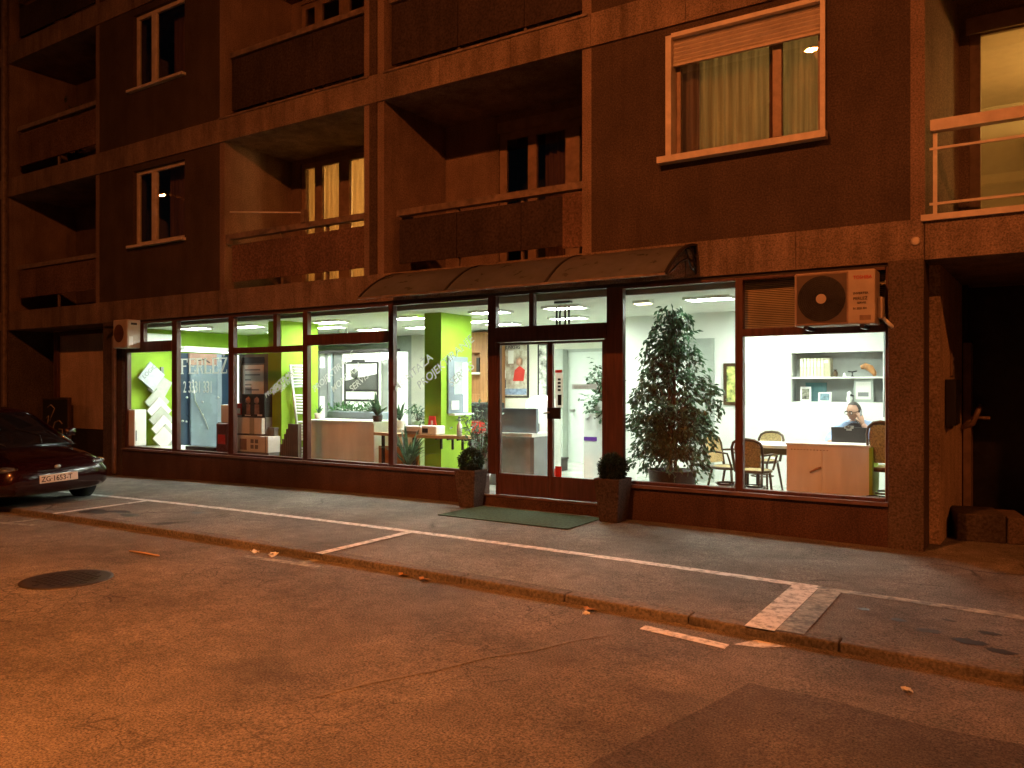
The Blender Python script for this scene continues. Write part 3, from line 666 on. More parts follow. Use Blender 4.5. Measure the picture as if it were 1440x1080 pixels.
leaf(xd0 + .03, (xm0 + xm1) / 2, 'door_leaf'); leaf((xm0 + xm1) / 2 + .004, xd1 - .03, 'door_leaf')
B('lock_plate', m_dmetal, dr, (xx(771), xx(789), -.03, .004, *[xz(780, q)[1] for q in (589, 573)]), bevel=.004)
MB().tube([(xx(774), -.0, 1.27), (xx(774), -.06, 1.27), (xx(768), -.065, 1.26)], .012, 8).build('door_handle', m_metal, dr)
m_notice = M('notice_paper', (.75, .74, .7), .8, var=.03, trans=.65)
st = B('notice_strip', m_notice, dr, (xx(779.5), xx(790), .028, .033, *[xz(785, q)[1] for q in (573, 524)]))
xs_ = xx(781); 
B('notice_print', m_black, dr, (xx(783), xx(788), .024, .0275, *[xz(785, q)[1] for q in (570, 555)]))
B('notice_head', m_red, dr, (xx(779.5), xx(789), .024, .0275, *[xz(785, q)[1] for q in (524, 520)]), (xx(779.5), xx(788), .024, .0275, *[xz(785, q)[1] for q in (672, 656)]))
for k in range(4): B('notice_print', m_black, dr, (xx(783), xx(787), .024, .0275, *[xz(785, q)[1] for q in (535 + 5 * k, 532 + 5 * k)]))
B('door_sticker', m_frost, dr, (xx(803), xx(838), .028, .033, *[xz(820, q)[1] for q in (547.5, 540)])); text('SERVIS', .06, m_textd, dr, (xx(806), .026, xz(806, 547)[1]), FRONT, sx=1.2)
B('door_step', m_plinth, bld, (-6.2, -4.34, -.09, .1, -.2, .13), bevel=.01)
B('threshold', m_sill, bld, (-6.2, -4.3, -.1, .0, .131, .148))
t = tag(MB().obox((-5.22, -.66, 0), 1.84, .9, .01).build('doormat', m_mat, bevel=.006, loc=(0, 0, zg(-5.2) + .008)), 'green rectangular doormat on the pavement at the shop door', 'doormat')

# ---------------------------------------------------------------- canopy
cn = thing('door_canopy', 'arched grey plastic canopy over the shop entrance', 'canopy', (0, 0, 0))
cx0, cx1 = -7.62, -3.2
def arc(u): return (-.95 * u, 3.24 - .44 * (u ** 1.9))
m = MB(); nu = 14; vs = []; fs = []
for i, x in enumerate((cx0, cx1)):
    for k in range(nu + 1):
        y, z = arc(k / nu); vs += [(x, y - .02, z), (x, y - .02, z - .008)]
nn = 2 * (nu + 1)
for k in range(nu): fs += [(2 * k, 2 * k + 2, nn + 2 * k + 2, nn + 2 * k), (2 * k + 1, nn + 2 * k + 1, nn + 2 * k + 3, 2 * k + 3)]
m.add(vs, fs, True); m.build('roof_sheet', M('polycarbonate', (.16, .17, .185), .3, var=.15, scale=5, trans=.35), cn)
for x in (cx0, -6.15, -4.68, cx1):
    m = MB()
    for k in range(nu):
        (ya, z_a), (yb, z_b) = arc(k / nu), arc((k + 1) / nu)
        m.add([(x - .018, ya - .02, z_a + .012), (x + .018, ya - .02, z_a + .012), (x + .018, yb - .02, z_b + .012), (x - .018, yb - .02, z_b + .012), (x - .018, ya - .02, z_a - .012), (x + .018, ya - .02, z_a - .012), (x + .018, yb - .02, z_b - .012), (x - .018, yb - .02, z_b - .012)],
              [(0, 1, 2, 3), (4, 7, 6, 5), (0, 4, 5, 1), (3, 2, 6, 7), (0, 3, 7, 4), (1, 5, 6, 2)])
    m.build('rib', m_dmetal, cn)
B('front_gutter', m_rail, cn, (cx0, cx1, -.985, -.955, 2.785, 2.812)); B('wall_rail', m_dmetal, cn, (cx0, cx1, -.05, -.031, 3.2, 3.25))
for x in (cx0 + .03, cx1 + .0):
    m = MB(); m.tube([(x, -.04, 3.24), (x, -.04, 2.9)], .013, 6); m.tube([(x, -.04, 2.92), (x, -.2, 2.97), (x, -.34, 3.12), (x, -.4, 3.17)], .012, 6); m.tube([(x, -.04, 2.95), (x, -.12, 3.05), (x, -.14, 3.2)], .01, 6); m.tube([(x, -.04, 3.08), (x, -.25, 3.19)], .01, 6)
    m.tube([(x, -.9, 2.8), (x, -.55, 2.98), (x, -.3, 3.06), (x, -.04, 3.02)], .01, 6)
    m.build('bracket', m_dmetal, cn)

# ---------------------------------------------------------------- outdoor AC units
t = thing('air_conditioner', 'large pale outdoor air conditioner above the right shop window', 'air conditioner', (-2.03, -.32, 2.23))
B('casing', m_acw, t, (0, .78, 0, .31, 0, .55), bevel=.015)
m = MB(); cxx, czz, rr_ = .27, .275, .235
n = 40
ring = [(cxx + rr_ * math.cos(6.2832 * k / n), czz + rr_ * math.sin(6.2832 * k / n)) for k in range(n)]
m.prism(ring, -.009, -.005); m.build('fan_opening', m_black, t); B('grille_back', M('grille_shade', (.1, .075, .06), .6), t, (.027, .515, -.0045, -.0005, .025, .525))
m = MB()
for q in range(9):
    r = .06 + .02 * q; m.tube([(cxx + r * math.cos(6.2832 * k / 32), -.012, czz + r * math.sin(6.2832 * k / 32)) for k in range(33)], .0025, 4, False)
for k in range(16): a = 6.2832 * k / 16; m.tube([(cxx + .055 * math.cos(a), -.013, czz + .055 * math.sin(a)), (cxx + .235 * math.cos(a), -.013, czz + .235 * math.sin(a))], .002, 4)
m.build('fan_guard', m_dmetal, t)
o = MB().prism([(cxx + .05 * math.cos(6.2832 * k / 24), czz + .05 * math.sin(6.2832 * k / 24)) for k in range(24)], -.018, -.011).build('fan_hub', m_acw, t)
B('grille_frame', m_brownframe, t, (.012, .53, -.004, -.001, .01, .025), (.012, .53, -.004, -.001, .525, .54), (.012, .027, -.004, -.001, .025, .525), (.515, .53, -.004, -.001, .025, .525))
text('TOSHIBA', .05, m_red, t, (.575, -.003, .455), FRONT, sx=.85, bold=.001); text('INVERTER', .034, m_dmetal, t, (.575, -.003, .3), FRONT, sx=.95)
text('FERLEŽ', .042, m_dmetal, t, (.575, -.003, .245), FRONT, sx=1.0); text('SERVIS', .03, m_dmetal, t, (.61, -.003, .205), FRONT); text('01 3331 331', .03, m_dmetal, t, (.575, -.003, .15), FRONT, sx=.85, bold=.001)
B('rating_label', m_brownframe, t, (.635, .74, -.003, -.0005, .04, .09))
B('valve_cover', m_acw, t, (.781, .83, .12, .28, .06, .28), bevel=.01)
B('bracket_arm', m_dmetal, t, (.1, .14, -.02, .33, -.04, -.002)); B('bracket_arm', m_dmetal, t, (.64, .68, -.02, .33, -.04, -.002)); MB().tube([(.81, .2, .08), (.9, .25, -.02), (.9, .36, -.03)], .02, 7).build('refrigerant_pipe', m_enamel, t)
t = thing('air_conditioner', 'small rusty outdoor air conditioner on the left corner pillar', 'air conditioner', (-14.6, -.3, 2.33))
B('casing', m_acw, t, (0, .46, 0, .28, 0, .54), bevel=.02)
MB().prism([(.2 + .16 * math.cos(6.2832 * k / 28), .28 + .17 * math.sin(6.2832 * k / 28)) for k in range(28)], -.006, -.002).build('fan_opening', M('rusty_grille', (.1, .04, .02), .7, var=.3), t)
B('side_label', m_paper, t, (.461, .464, .04, .12, .05, .22)); B('side_grip', m_dmetal, t, (.461, .464, .08, .2, .44, .48))
B('bracket_arm', m_dmetal, t, (-.34, -.3, .0, .29, .4, .44), (-.34, .0, .24, .28, .44, .47), (-.32, .0, .02, .05, .41, .44))

# ---------------------------------------------------------------- shop interior
FZ, CZ = .12, 2.76
YD = 4.9
def part(name, mat, *bx, bevel=0): return B(name, mat, bld, *bx, bevel=bevel)
part('shop_floor', m_floor, (-14.7, -1.2, .12, YD, FZ - .05, FZ))
part('shop_ceiling', m_ceil, (-14.7, -1.2, .3, YD, CZ, CZ + .03))
part('ceiling_bulkhead', m_greygreen, (-14.7, -1.2, .24, .3, CZ - .01, S1B - .001))
part('shop_left_wall', m_green, (-14.78, -14.7, .09, YD, FZ, CZ))
part('shop_back_wall', m_cream, (-11.6, -5.72, YD, YD + .1, FZ, CZ)); part('shop_back_wall', m_greygreen, (-14.7, -11.6, YD, YD + .1, FZ, CZ))
part('office_back_wall', m_whitewall, (-5.72, -3.06, 3.2, 3.3, FZ, CZ), (-3.06, -1.2, 3.2, 3.3, FZ, 1.38), (-3.06, -1.2, 3.2, 3.3, 2.1, CZ), (-3.06, -2.9, 3.2, 3.3, 1.38, 2.1), (-1.66, -1.2, 3.2, 3.3, 1.38, 2.1))
part('partition_wall', m_whitewall, (-5.72, -5.6, 3.3, YD, FZ, CZ)); part('office_right_wall', m_whitewall, (-1.22, -1.2, .12, 3.2, FZ, CZ)); part('office_rear_wall', m_whitewall, (-5.6, -1.2, YD, YD + .1, FZ, CZ))
part('green_pillar', m_green, (xx(597, .89), -7.64, .89, 1.7, FZ, CZ)); part('green_pillar', m_green, (xx(377, .59), -10.93, .59, 1.45, FZ, CZ))
part('green_side_wall', m_green, (-14.7, -12.8, 2.9, 3.0, FZ, CZ))
part('wall_recess', m_greygreen, (xx(967, 3.2), xx(1005, 3.2), 3.17, 3.199, FZ, 2.36))
part('skirting', m_grey, (-5.7, -1.22, 3.17, 3.199, FZ, FZ + .09)) if False else None
# wall cupboards/niche
nc = part('wall_niche', M('niche_grey', (.4, .42, .4), .8, var=.06), (-2.9, -1.66, 3.5, 3.52, 1.36, 2.12), (-2.9, -1.66, 3.3, 3.5, 1.36, 1.38), (-2.9, -1.66, 3.3, 3.5, 2.1, 2.12), (-2.92, -2.9, 3.3, 3.5, 1.36, 2.12), (-1.66, -1.64, 3.3, 3.5, 1.36, 2.12))
B('shelf', m_whitelam, nc, (-2.9, -1.66, 3.18, 3.5, 1.72, 1.745)); B('niche_frame', m_whitelam, nc, (-2.94, -2.9, 3.18, 3.2, 1.36, 2.14), (-1.66, -1.62, 3.18, 3.2, 1.36, 2.14), (-2.9, -1.66, 3.18, 3.2, 2.1, 2.14))
# lights
LI = lamp_mat('cool_light', (.92, 1.0, .9), 54)
LG = 'white ceiling light panels of the shop'
lights = [(-12.3, 1.0), (-10.25, 1.1), (-11.15, 1.95), (-10.9, 2.85), (-8.55, 1.2), (-9.7, 2.9), (-7.95, 2.35), (-6.85, 1.1), (-7.95, 3.1), (-5.55, 1.1), (-6.35, 2.65), (-3.42, 1.1), (-13.55, .75), (-2.0, 1.3), (-2.9, 2.5), (-12.9, 2.3)]
desc = ['over the stacked posters', 'over the white reception desk', 'second row behind the reception desk', 'third row near the grey sliding panels', 'left of the green pillar with the mirror', 'deep behind the green pillar with the mirror', 'just right behind the green pillar', 'at the left edge of the door', 'deep behind the door, above the framed poster', 'above the right door leaf', 'second one above the right door leaf, farther in', 'above the tall ficus', 'over the green wall by the far left window', 'above the man at the desk', 'above the round table', 'deep above the shower cabin']
proto = None
for (x, y), dsc in zip(lights, desc):
    if proto is None:
        proto = thing('ceiling_light', '', 'ceiling light', group=LG)
        B('diffuser', LI, proto, (-.28, .28, -.14, .14, -.028, -.02)); B('frame', m_enamel, proto, (-.31, -.28, -.17, .17, -.035, 0), (.28, .31, -.17, .17, -.035, 0), (-.28, .28, -.17, -.14, -.035, 0), (-.28, .28, .14, .17, -.035, 0), (-.28, .28, -.14, .14, -.008, 0)); o = proto
    else: o = copy_tree(proto)
    o.location = (x, y, CZ - .001); o['label'] = 'white ceiling light panel ' + dsc
t = thing('spot_lamp', 'small warm square lamp on the ceiling at the left top of the plant window', 'lamp', (-4.32, 1.03, CZ)); B('glow', lamp_mat('warm_spot', (1, .8, .45), 9), t, (-.1, .1, -.06, .06, -.05, -.042)); B('housing', m_enamel, t, (-.12, .12, -.08, .08, -.041, 0))
t = thing('spot_lamp', 'pair of small halogen spots on the ceiling above the sliding panels', 'lamp', (xx(482, 2.6), 2.6, CZ))
for dx in (-.1, .1): MB().lathe([(.02, 0), (.03, -.07), (.06, -.12)], (dx, 0, 0), 10, False).build('spot_head', m_metal, t); MB().lathe([(.05, -.12), (.03, -.14), (0, -.145)], (dx, 0, 0), 10, False).build('bulb', lamp_mat('halogen', (1, .85, .55), 12), t)
t = thing('hanging_chimes', 'bundle of dark metal tubes hanging from the ceiling inside the door', 'chimes', (xx(792, .5), .5, CZ)); B('plate', m_dmetal, t, (-.12, .12, -.04, .04, -.03, 0))
for i, dx in enumerate((-.1, -.05, .03, .09)): MB().tube([(dx, 0, -.08), (dx, 0, -.38 + .02 * i)], .014, 7).build('tube', m_dmetal, t)
MB().tube([(-.1, 0, -.08), (0, 0, -.02), (.09, 0, -.08)], .003, 4).build('string', m_black, t)

# ---- display bay left: things on and before the lime end wall (which faces along the street)
XW = -14.7
def yz(px, py, X):
    a, b = (px - 720) / FPX, (HZ - py) / FPX; t = X / (a * CY - SY); return (a * SY + CY) * t - DC, HC + b * t
t = thing('tile_stack', 'zigzag stack of white square plates standing on their corners before the lime wall', 'display', (0, 0, 0))
def plate(px, py, d, mat, X, nm='plate', rot=0.0):
    y, z = yz(px, py, X); h = d / 2; m = MB(); P = [(y + h * math.cos(R(90) * k + rot), z + h * math.sin(R(90) * k + rot)) for k in range(4)]
    m.add([(X, a, b) for a, b in P] + [(X + .035, a, b) for a, b in P], [(3, 2, 1, 0), (4, 5, 6, 7)] + [(k, (k + 1) % 4, 4 + (k + 1) % 4, 4 + k) for k in range(4)]); return m.build(nm, mat, t, bevel=.006)
m_pl2 = M('silver_plate', (.5, .56, .6), .35, var=.1)
m_pl3 = M('shade_plate', (.45, .47, .43), .5, var=.1)
plate(224, 543, .56, m_pl3, XW + .08, rot=.25); plate(212, 529, .58, m_pl2, XW + .16, rot=.1)
y, z = yz(203, 533, XW + .2); text('LOGIC', .12, m_grey, t, (XW + .198, y, z), (R(90), R(-42), R(90)))
for k in range(5): plate(220 + 3.0 * k, 565 + 12.5 * k, .54, (m_pl3, m_enamel)[k % 2], XW + .1 + .05 * k)
plate(229, 616, .46, m_whitelam, XW + .4, 'corner_plate')
y, z = yz(228, 600, XW + .05); B('stand', m_grey, t, (XW + .02, XW + .06, y - .03, y + .03, FZ, 2.0)); B('foot', m_grey, t, (XW + .01, XW + .35, y - .2, y + .2, FZ, .42))
y0, z1 = yz(189, 576, XW + .3); y1, z0 = yz(206, 621, XW + .3)
t = thing('boiler', 'slim white boiler cabinet at the foot of the lime wall', 'boiler', (XW + .3, y0, .46)); hh = z1 - .46
B('case', m_enamel, t, (-.2, .0, 0, y1 - y0, 0, hh), bevel=.015); B('control', m_grey, t, (.0005, .004, .1 * (y1 - y0), .2 * (y1 - y0), .1, .3)); B('foot', m_grey, t, (-.2, .0, 0, y1 - y0, -.34, -.003))
t = thing('window_shelf', 'white low display platform along the inside of the left windows', 'shelf', (0, 0, 0)); B('top', m_whitelam, t, (-14.65, -13.12, .12, .95, .38, .43)); B('front', m_grey, t, (-14.65, -13.12, .9, .94, FZ, .379))
t = thing('shower_cabin', 'blue and grey shower cabin with pale tray behind the shop name', 'shower cabin', (0, 0, 0))
ya, yb_, yc, yd, ye = [yz(q, 560, XW + .1)[0] for q in (246, 266, 304, 311, 323)]
B('back_panel', m_blue, t, (XW + .02, XW + .06, ya, ye, FZ + .2, 2.3)); B('side_panel', m_blue, t, (XW + .02, XW + .75, ye, ye + .04, FZ + .2, 2.3))
B('column_panel', m_lblue, t, (XW + .1, XW + .16, yb_, yc, FZ + .2, 2.05), bevel=.02); B('column_trim', m_bluegrey, t, (XW + .07, XW + .12, yc, yd, FZ + .2, 2.3)); B('reflection_panel', M('painted_reflection', (.3, .17, .13), .4, var=.1), t, (XW + .07, XW + .12, yb_, yc, 2.06, 2.3))  # pinkish reflection at the cabin top painted as a flat panel
B('tray', m_enamel, t, (XW + .02, XW + .8, ya, ye + .04, FZ, FZ + .2), bevel=.03); B('cover_shelf', m_enamel, t, (XW + .02, XW + .5, ya - .05, ye + .06, 2.34, 2.42)); B('cover_light', lamp_mat('cabin_light', (.95, 1, .95), 3), t, (XW + .1, XW + .45, ya + .1, ye - .1, 2.33, 2.338))
MB().tube([(XW + .16, yb_ + .15, 2.15), (XW + .35, yb_ + .2, 2.17), (XW + .45, yb_ + .24, 2.1)], .012, 7).build('shower_arm', m_dmetal, t)
m = MB()
for px, py in ((263, 559), (307, 559), (262, 593), (257, 592), (285, 565), (285, 583)):
    y, z = yz(px, py, XW + .17); m.lathe([(.0, -.025), (.025, -.01), (.025, .01), (0, .025)], (XW + .17, y, z), 8, False)
m.build('jets', m_metal, t)
MB().tube([(XW + .18, yb_ + .03, 1.75), (XW + .22, yb_ + .06, 1.3), (XW + .22, yb_ + .3, .9), (XW + .18, yb_ + .4, .7)], .012, 6).build('hose', m_metal, t)
y0, z1 = yz(205, 464, XW + .2); y1, z0 = yz(256, 485, XW + .2)
t = thing('split_unit', 'white indoor air conditioner high on the lime wall at the left', 'air conditioner', (XW, y0, 2.36)); B('body', m_enamel, t, (.001, .2, 0, y1 - y0, 0, .3), bevel=.04); B('louvre', m_grey, t, (.15, .204, .05, y1 - y0 - .05, .015, .05))
t = thing('television', 'flat black screen lying on a low stand before the shower cabin', 'television', (xx(287, .35), .35, .43)); B('base', m_black, t, (-.42, .42, -.1, .1, .0, .07), bevel=.01); B('foot', m_grey, t, (-.15, .2, -.15, .15, -.31, -.002))
t = thing('small_stove', 'small dark red stove on the floor in front of the cabin', 'stove', (xx(313, .3), .3, FZ)); B('body', M('dark_red_enamel', (.1, .02, .02), .4, var=.2), t, (-.16, .15, -.02, .3, .1, .82), bevel=.02); B('window', m_red, t, (-.1, .1, -.025, -.0205, .45, .62)); B('leg', m_black, t, (-.14, -.1, 0, .04, 0, .1)); B('leg', m_black, t, (.08, .12, 0, .04, 0, .1))
t = thing('carton', 'white carton leaning by the mullion over the stove', 'carton', (xx(317, .5), .5, .97)); B('box', m_paper, t, (-.1, .12, -.02, .12, -.02, .3), bevel=.004); B('stand_shelf', m_grey, t, (-.15, .15, -.05, .15, -.85, -.021))
# posters & radiators bay
t = thing('poster_stand', 'tall grey stand with a framed black and white price poster', 'poster stand', (0, .62, 0))
xa, za = xz(334, 560, .6); xb, zb_ = xz(374, 497, .6)
B('back_board', M('grey_board', (.16, .16, .15), .6, var=.1), t, (xa, xb + .12, .0, .04, FZ, zb_)); B('poster', m_paper, t, (xa + .12, xb - .08, -.01, -.001, za - .02, zb_ - .2))
m = MB(); rr = random.Random(2)
for k in range(9):
    zz = zb_ - .3 - k * .09; m.box(xa + .2, xa + .2 + rr.uniform(.15, .42), -.014, -.0105, zz, zz + .025)
m.box(xa + .2, xa + .38, -.014, -.0105, za + .02, za + .2)
m.build('poster_print', m_grey, t); B('poster_title', m_black, t, (xa + .12, xb - .05, -.012, -.002, zb_ - .17, zb_ - .06)); B('yellow_edge', M('pale_yellow', (.5, .46, .2), .7), t, (xa + .1, xa + .118, -.01, -.001, za, zb_ - .2))
t = thing('light_column', 'narrow upright white light strip beside the poster stand', 'light strip', (xx(331.5, .5), .5, FZ)); B('tube', lamp_mat('strip_light', (.9, 1, .9), 2.5), t, (-.045, .03, 0, .04, .8, 2.05)); B('housing', m_grey, t, (-.06, .045, .041, .07, 0, 2.07))
def blackbox(px0, px1, py0, py1, Y, mat, name, label, cat, extra=None, d=.3):
    x0, z1 = xz(px0, py0, Y); x1, _ = xz(px1, py0, Y); z0 = xz(px0, py1, Y)[1]
    t = thing(name, label, cat, ((x0 + x1) / 2, Y, z0)); w = (x1 - x0) / 2
    B('body', mat, t, (-w, w, 0, d, 0, z1 - z0), bevel=.006)
    if extra: extra(t, w, z1 - z0)
    return t
def fig(t, w, h):
    m = MB()
    for cx, r in ((-.4, .16), (.35, .2)):
        m.box(cx * w - r * w, cx * w + r * w, -.006, -.001, .12 * h, .55 * h); m.lathe([(0, -.07), (.05, -.03), (.05, .03), (0, .07)], (cx * w, .0, .72 * h), 8, False)
    m.build('print', M('dim_print', (.3, .2, .17), .7, var=.3, scale=9), t); B('caption', m_paper, t, (-.7 * w, -.2 * w, -.006, -.001, .05 * h, .09 * h), (.4 * w, .8 * w, -.006, -.001, .05 * h, .12 * h))
t = blackbox(340, 372, 554, 586, .42, m_black, 'printed_box', 'black printed carton with pale figures below the poster', 'carton', fig, .2)
B('leg_stand', m_grey, t, (-.3, .3, .03, .18, -.3, -.001))
blackbox(329, 338, 567, 583, .4, m_red, 'red_box', 'small red and white packet left of the black carton', 'packet', lambda t, w, h: (B('label_print', m_paper, t, (-w, w, -.004, -.001, .1 * h, .55 * h)), B('stand', m_grey, t, (-w, w, .02, .2, -.36, -.002))), .2)
blackbox(331, 368, 587, 609, .38, m_paper, 'white_carton', 'plain white carton stacked on the printed carton', 'carton', lambda t, w, h: B('tape', m_greygreen, t, (.1 * w, .45 * w, -.003, -.001, .0, h)), .3)
def prt(t, w, h):
    B('window_print', m_grey, t, *[(w * (-.1 + .28 * i), w * (.1 + .28 * i), -.004, -.001, h * (.2 + .35 * j), h * (.45 + .35 * j)) for i in (0, 1) for j in (0, 1)]); B('dark_print', m_brownframe, t, (-.8 * w, -.35 * w, -.004, -.001, .1 * h, .8 * h)); B('edge', m_grey, t, (.82 * w, .86 * w, -.004, -.001, .0, h)); B('plinth_block', m_grey, t, (-w, w, .01, .25, -.35, -.002))
blackbox(333, 377, 612, 634, .32, m_paper, 'printed_carton', 'white carton with printed windows at the foot of the third window', 'carton', prt, .3)
blackbox(368, 386, 603, 637, .5, M('grey_boiler', (.2, .2, .17), .5, var=.1), 'grey_heater', 'grey heater casing right of the cartons', 'heater', lambda t, w, h: B('top_lid', m_grey, t, (-w - .01, w + .01, -.01, .3, h, h + .03)), .3)
# slatted wood radiator sample
x0 = xx(394, .4); t = thing('slat_radiator', 'low brown ribbed radiator in front of the lime pillar', 'radiator', (x0, .4, FZ))
m = MB()
for k in range(9): m.box(k * .05, k * .05 + .036, 0, .08, .1, .5 + .35 * min(1, k / 4))
m.build('ribs', M('taupe_enamel', (.14, .11, .09), .5, var=.15), t); B('base', m_grey, t, (0, .45, .0, .08, 0, .1))
# towel radiator leaning
t = thing('towel_radiator', 'tall white ladder towel radiator leaning against the lime pillar', 'radiator', (0, 0, 0))
def rp(px, py): y, z = yz(px, py, -10.82); return (-10.82, y, z)
pa, pb = rp(408, 513), rp(424, 652); pc, pd = rp(430, 513), rp(437.5, 652)
m = MB(); m.tube([pa, pb], .022, 8); m.build('upright', m_enamel, t); m = MB(); m.tube([pc, pd], .022, 8); m.build('upright', m_enamel, t)
m = MB()
for k in range(34):
    u = k / 33
    if k in (8, 9, 17, 18, 26, 27): continue
    A = Vector(pa).lerp(Vector(pb), .01 + u * .98); D_ = Vector(pc).lerp(Vector(pd), .01 + u * .98); m.tube([A, D_], .019, 6)
m.build('rungs', m_enamel, t)
# sliding panel display and white poster board
t = thing('panel_display', 'grey sliding panel display with upright white inserts and a dark top track', 'display', (0, 3.1, 0))
x0, x1 = xx(440, 3.1), xx(560, 3.1)
B('track', m_dmetal, t, (x0, x1, -.12, .05, 2.3, 2.36)); xs_ = [xx(q, 3.1) for q in (438, 450, 458, 461, 467, 470, 475, 482)]
B('panel', M('mid_grey', (.1, .105, .105), .6), t, (xs_[0], xs_[1], -.02, .03, FZ, 2.3)); B('panel', m_grey, t, (xs_[2], xs_[3], -.03, .02, FZ, 2.3)); B('panel', m_bluegrey, t, (xs_[4], xs_[5] , -.05, .0, FZ, 2.3)); B('panel', m_grey, t, (xs_[5], xs_[7], -.02, .03, FZ, 2.3))
B('white_insert', m_enamel, t, (xs_[1], xs_[2], -.01, .02, 2.0, 2.3), (xs_[1], xs_[2], -.01, .02, FZ, 1.4), (xs_[3], xs_[4], -.01, .02, 1.7, 2.3)); B('grey_insert', m_grey, t, (xs_[1], xs_[2], -.01, .02, 1.4, 2.0), (xs_[3], xs_[4], -.01, .02, FZ, 1.7))
t = thing('price_board', 'white notice board with a black grid and a dark photo print', 'notice board', (0, 3.0, 0))
x0, x1 = xx(482, 3.0), xx(535, 3.0); B('board', m_paper, t, (x0, x1, -.01, .02, .6, 2.28)); B('leg', m_grey, t, (x0, x0 + .05, .021, .05, FZ, .7)); B('leg', m_grey, t, (x1 - .05, x1, .021, .05, FZ, .7))
g0, g1 = xx(484.5, 3.0), xx(533, 3.0); zz = [xz(505, q, 3.0)[1] for q in (510, 549, 563, 579, 590)]
B('grid', m_black, t, (g0, g0 + .05, -.016, -.011, zz[4], zz[0]), (g1 - .05, g1, -.016, -.011, zz[4], zz[0]), *[(g0, g1, -.017, -.0112, q - .02, q + .02) for q in zz])
B('photo_print', m_greygreen, t, (g0 + .05, g1 - .05, -.014, -.0105, zz[1] + .25, zz[0] - .02)) if False else None
m = MB(); m.prism([(g0 + .05, zz[1] + .02), (g1 - .05, zz[1] + .02), (g1 - .05, zz[1] + .33), (g0 + .35, zz[1] + .25), (g0 + .05, zz[1] + .2)], -.014, -.0108); m.lathe([(.0, -.12), (.09, -.06), (.1, .05), (0, .12)], (g0 + .3, -.0, zz[0] - .22), 12, False); m.build('photo_print', M('photo_dark', (.06, .06, .055), .6), t)
text('ZONE', .1, m_textd, t, (g0 + .32, -.012, xz(505, 504, 3.0)[1]), FRONT); B('title_bar', m_black, t, (g0 + .2, g0 + .58, -.014, -.011, *[xz(505, q, 3.0)[1] for q in (509, 505.5)]))
part('bright_wall', m_whitewall, (xx(535, 3.3), xx(571, 3.3), 3.3, 3.36, FZ, 2.3))
# reception desk
dz0 = xz(480, 594, .8)[1]; x0, x1 = xx(436, .8), xx(527, .8)
t = thing('reception_desk', 'white curved reception desk behind the fourth window', 'desk', (0, 0, 0))
m = MB(); n = 12; top = [(x0 + (x1 - x0) * k / n, .75 - .1 * math.sin(math.pi * k / n)) for k in range(n + 1)] + [(x1, 1.35), (x0, 1.35)]
nn = len(top); m.add([(x, y, dz0) for x, y in top] + [(x, y, dz0 + .035) for x, y in top], [tuple(range(nn - 1, -1, -1)), tuple(range(nn, 2 * nn))] + [(k, (k + 1) % nn, nn + (k + 1) % nn, nn + k) for k in range(nn)]); m.build('top', m_whitelam, t)
fr_ = [(x + .0, y + .03) for x, y in top[:n + 1]]; m = MB()
for (a, b), (c, d) in zip(fr_[:-1], fr_[1:]): m.add([(a, b, FZ), (c, d, FZ), (c, d, dz0), (a, b, dz0), (a, b + .02, FZ), (c, d + .02, FZ), (c, d + .02, dz0), (a, b + .02, dz0)], [(0, 1, 2, 3), (7, 6, 5, 4), (0, 3, 7, 4), (1, 5, 6, 2)])
m.build('front', m_pinklam, t); B('side', m_pinklam, t, (x1 - .03, x1 - .005, .8, 1.3, FZ, dz0))
def blades(name, label, loc, n, L, W, seed, mat=m_leaf2, pot=(.12, .2), spread=1.0, potm=m_enamel, droop=.9):
    t = thing(name, label, 'plant', loc); rr = random.Random(seed); pr, ph = pot
    MB().lathe([(pr * .75, 0), (pr, ph), (pr * .9, ph), (pr * .85, ph - .03), (0, ph - .03)], n=14, cap=False).build('pot', potm, t)
    m = MB()
    for i in range(n):
        a = rr.uniform(0, 6.283); l = L * rr.uniform(.6, 1.1); e = rr.uniform(.25, 1.0) * spread
        P = [Vector((math.cos(a) * e * l * u, math.sin(a) * e * l * u, ph - .02 + l * (u * 1.25 - droop * e * u * u))) for u in [k / 5 for k in range(6)]]
        w = Vector((-math.sin(a), math.cos(a), 0)); vs = []
        for k, p in enumerate(P): ww = W * [.3, .8, 1, .85, .5, .05][k] / 2; vs += [p + w * ww, p - w * ww]
        m.add(vs, [(2 * k, 2 * k + 1, 2 * k + 3, 2 * k + 2) for k in range(5)], True)
    m.build('foliage', mat, t); return t
